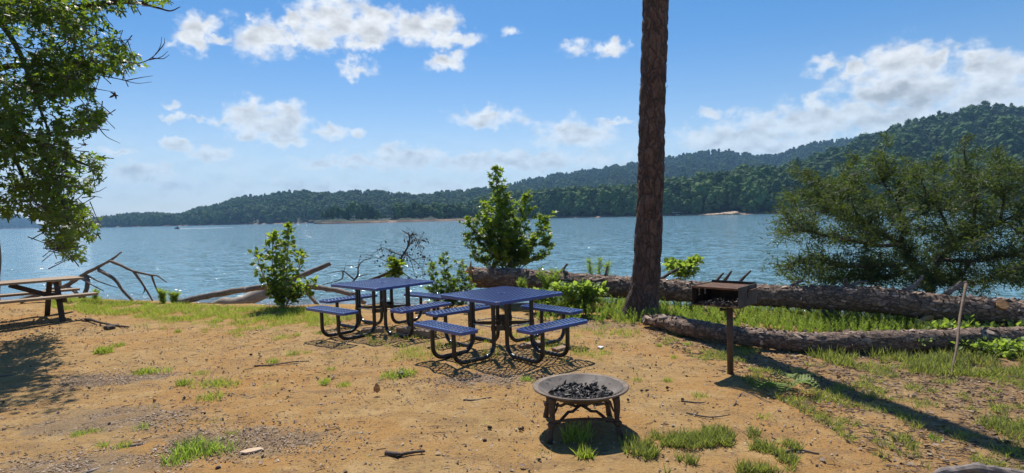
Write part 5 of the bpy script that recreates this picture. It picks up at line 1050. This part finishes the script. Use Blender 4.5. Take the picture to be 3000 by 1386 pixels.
q = np.vstack([scatter_on(ALL, 1500), scatter_on(RIGHT, 6500)]); flat_bits(q, .03, .09, (.015, .03), 'pine_needles', 'dry', 'dry pine needles and thin twigs lying on the dirt', .12)
q = np.vstack([scatter_on(RIGHT, 2300), scatter_on([(0, 900), (330, 930), (300, 980), (0, 1000)], 350), scatter_on(ALL, 160)]); a = RNG.uniform(0, 6.28, len(q))
leaves_o = leaves('dead_leaves', q + (0, 0, .012), np.stack([np.cos(a), np.sin(a), RNG.normal(size=len(q)) * .2], -1), rnd(len(q), .45) + (0, 0, 1), RNG.uniform(.02, .055, len(q)), OL, OF, 'litter', None); tag(leaves_o, 'curled brown dead leaves among the grass on the right slope', 'litter', kind='stuff')
# grass tufts on bare dirt
def tuft(px, py, r_, h_, n, label, group=None, mat='grass'):
    g = gp(px, py); P = np.column_stack([np.clip(RNG.normal(size=(n, 2)), -1.5, 1.5) * r_ * .5, np.zeros(n)]); P[:, 2] = gz(P[:, 0] + g.x, P[:, 1] + g.y) - g.z
    sets = grass_set(P, h_ * .4, h_, .55); V, Fc = stamp(*blade(.05), sets[0], frames(sets[1], sets[2]), sets[3]); o = mesh_np('grass_tuft', V, Fc, M[mat], tint=np.repeat(RNG.uniform(0, 1, n), 3)); o.location = g; return tag(o, label, 'grass tuft', group)
tuft(1715, 1340, .07, .11, 110, 'yellow green grass tuft in front of the fire pit shadow'); tuft(1870, 1322, .14, .12, 240, 'bright grass clump at the right rim of the fire pit shadow', mat='slope'); tuft(1690, 1285, .14, .16, 110, 'thin grass growing in the shade beneath the fire pit', mat='weed')
tuft(305, 1034, .13, .13, 170, 'round grass tuft just beyond the tree shade on the left'); tuft(350, 1015, .10, .09, 120, 'low grass tuft behind the round tuft by the tree shade')
tuft(575, 1325, .20, .14, 220, 'leafy green clump beside the flat pale bark piece', mat='weed'); tuft(655, 1320, .16, .08, 120, 'thin green sprigs at the left end of the flat pale bark piece', mat='weed'); tuft(530, 1350, .14, .10, 110, 'sparse green clump in the lower left foreground', mat='weed')
tuft(613, 1128, .22, .08, 230, 'wide grass patch in the middle of the bare dirt on the left'); tuft(660, 1130, .18, .08, 170, 'right end of the wide grass patch on the left dirt'); tuft(537, 1128, .08, .10, 110, 'dense round tuft at the left end of the wide grass patch'); tuft(622, 1166, .14, .08, 150, 'grass tuft in front of the wide patch on the left dirt'); tuft(590, 1096, .12, .06, 100, 'small grass tuft behind the wide patch on the left dirt')
tuft(420, 1095, .13, .10, 140, 'grass tuft beside a gray chip patch on the left dirt'); tuft(475, 1090, .14, .08, 110, 'ragged weeds beside the tuft on the gray chips', mat='weed')
tuft(1150, 1105, .16, .10, 130, 'weedy clump in front of the left bench shadow', mat='weed'); tuft(1190, 1098, .14, .11, 120, 'weedy clump beside a dried leaf near the left bench', mat='weed')
for px, py in ((680, 1273), (275, 1268), (230, 1275), (413, 1255), (300, 1310), (360, 1312), (970, 1085), (950, 1125), (1010, 1130), (860, 1040), (900, 1035), (800, 1062), (1545, 1115), (1865, 1115), (1955, 1118), (2240, 1225), (2300, 1300), (2740, 1290), (2630, 1280), (2050, 1165), (1930, 1015), (1975, 1050), (2010, 1010), (820, 995), (870, 985), (520, 975), (700, 985)):
    tuft(px, py, random.uniform(.05, .10), random.uniform(.05, .09), random.randint(50, 110), 'small grass tuft growing on bare sandy dirt', 'small grass tufts on bare dirt', random.choice(('grass', 'weed')))
# sticks, bark, cones
def stick(rows, r0, r1, label, mat='dead', name='stick', cat='stick', sub=None):
    P = [gp(x, y, r0 * .8 + (q[0] if q else 0)) for x, y, *q in rows]; P = crom(np.array([tuple(p_) for p_ in P]), 5) if len(P) > 2 else P
    b = MB().tube(P, np.linspace(r0, r1, len(P)), 7, rough=.3, fr=25); return tag(b.build(name, M[mat], smooth=True), label, cat)
stick([(238, 938), (262, 936, .02), (290, 944, .02), (330, 952), (376, 958)], .03, .014, 'long bent root lying on the dirt near the wooden table', 'plank_dark', 'root', 'root')
stick([(745, 1072), (800, 1069), (860, 1060), (905, 1058)], .010, .006, 'thin dark stick beside grass left of the blue tables')
stick([(1130, 1328), (1170, 1332), (1200, 1326, .01), (1245, 1322)], .022, .008, 'dark forked stick in the lower middle foreground', 'plank_dark'); stick([(1358, 1172), (1390, 1172), (1440, 1164)], .010, .005, 'dark stick between the blue tables and the fire pit')
stick([(1995, 1175), (2050, 1180), (2080, 1176)], .008, .004, 'thin stick right of the fire pit'); stick([(2010, 1210), (2080, 1222), (2140, 1215)], .008, .004, 'curved thin stick in the dirt between fire pit and grill'); stick([(0, 1102), (40, 1099)], .010, .007, 'short gray stick at the left edge of the dirt', 'snag')
stick([(245, 1245), (285, 1230)], .009, .006, 'gray stick on the chips in the lower left', 'snag'); stick([(360, 1310), (420, 1300)], .010, .006, 'pale stick above the gray chips in the lower left', 'snag'); stick([(2270, 1335), (2330, 1318), (2400, 1330)], .012, .006, 'dark stick at the right of the foreground grass patch'); stick([(2150, 1190), (2180, 1150), (2260, 1180)], .008, .004, 'fine bent twig in front of the grill shadow')
stick([(255, 1386), (290, 1372)], .014, .010, 'short pale stick at the bottom left edge', 'drift'); stick([(318, 1384), (330, 1374)], .012, .008, 'tiny pale stick beside the one at the bottom left edge', 'drift')
def slab(rows, th, label, mat, name='bark_piece', cat='bark'):
    P = [gp(x, y) for x, y in rows]; n = len(P); c_ = sum(P, Vector()) / n; V = [p_ - c_ + Vector((0, 0, -.002)) for p_ in P] + [p_ - c_ + Vector((random.uniform(-.004, .004), 0, th + random.uniform(0, th))) for p_ in P]; b = MB(); b.v = [tuple(q) for q in V]; b.f = [tuple(range(n, 2 * n))] + [(i, (i + 1) % n, n + (i + 1) % n, n + i) for i in range(n)]; o = b.build(name, M[mat]); o.location = c_; return tag(o, label, cat)
slab([(700, 1328), (725, 1318), (760, 1313), (775, 1317), (750, 1324), (720, 1330)], .006, 'flat pale bark piece lying on the dirt in the foreground', 'tan_bark'); slab([(1750, 1020), (1758, 1016), (1770, 1019), (1760, 1022)], .012, 'white scrap on the dirt right of the nearer blue table', 'ash', 'paper_scrap', 'scrap')
slab([(1163, 1098), (1178, 1092), (1186, 1100), (1172, 1106)], .03, 'gray curled dead leaf near the left bench of the nearer table', 'snag', 'dead_leaf', 'leaf'); P = [gp(2735, 1392, .04), gp(2800, 1380, .05), gp(2870, 1376, .05), gp(3010, 1400, .05)]; b = MB().tube(crom(np.array([tuple(q) for q in P]), 6), np.interp(np.linspace(0, 1, 19), [0, .2, .6, 1], [.015, .035, .045, .04]), 12, rough=.5, fr=14); tag(b.build('wood_chunk', M['snag'], smooth=False), 'broken weathered wood chunk at the bottom right corner', 'wood')
yl = leaves('fallen_leaf', np.array([gp(1105, 1152, .03)]), np.array([[0, -.1, 1.]]), np.array([[0, -1., 0]]), np.array([.10]), OL, OF, 'split', None); tag(yl, 'single upright orange leaf on the dirt left of the fire pit', 'leaf')
cone = MB()
for k in range(26):
    a = k * 2.4; z = -.8 + 1.6 * k / 25; r_ = .62 * math.sqrt(max(.05, 1 - (z * .95) ** 2)); c_ = Vector((r_ * math.cos(a), r_ * math.sin(a), z)); cone.box(c_ * .8, (.5, .34, .16), a, 0, -.5)
cone.lathe([(.01, -.95), (.45, -.5), (.5, .1), (.3, .7), (.01, .95)], 8); cmesh = None
for i, (px, py) in enumerate(((2012, 1105), (2080, 1122), (1955, 1140), (1880, 1148), (1895, 1147), (1815, 1257), (1898, 1308), (2000, 1175), (1435, 1258), (1420, 1295), (1532, 1258), (1525, 1262), (1580, 1350), (540, 1170), (600, 1215), (320, 1245), (640, 1378), (10, 1180), (90, 1075), (262, 1140), (735, 1042), (760, 1040), (1780, 1240), (1840, 1175), (2340, 1190))):
    g = gp(px, py)
    if cmesh is None: o = cone.build('pine_cone', M['plank_dark']); cmesh = o
    else: o = cmesh.copy(); COL.objects.link(o)
    s_ = random.uniform(.013, .021); o.scale = (s_, s_, s_ * 1.25); o.location = g + Vector((0, 0, s_ * .8)); o.rotation_euler = (random.uniform(1, 2), random.uniform(0, 1), random.uniform(0, 6)); tag(o, 'small dark pine cone lying on the bare dirt', 'pine cone', 'pine cones on the dirt')
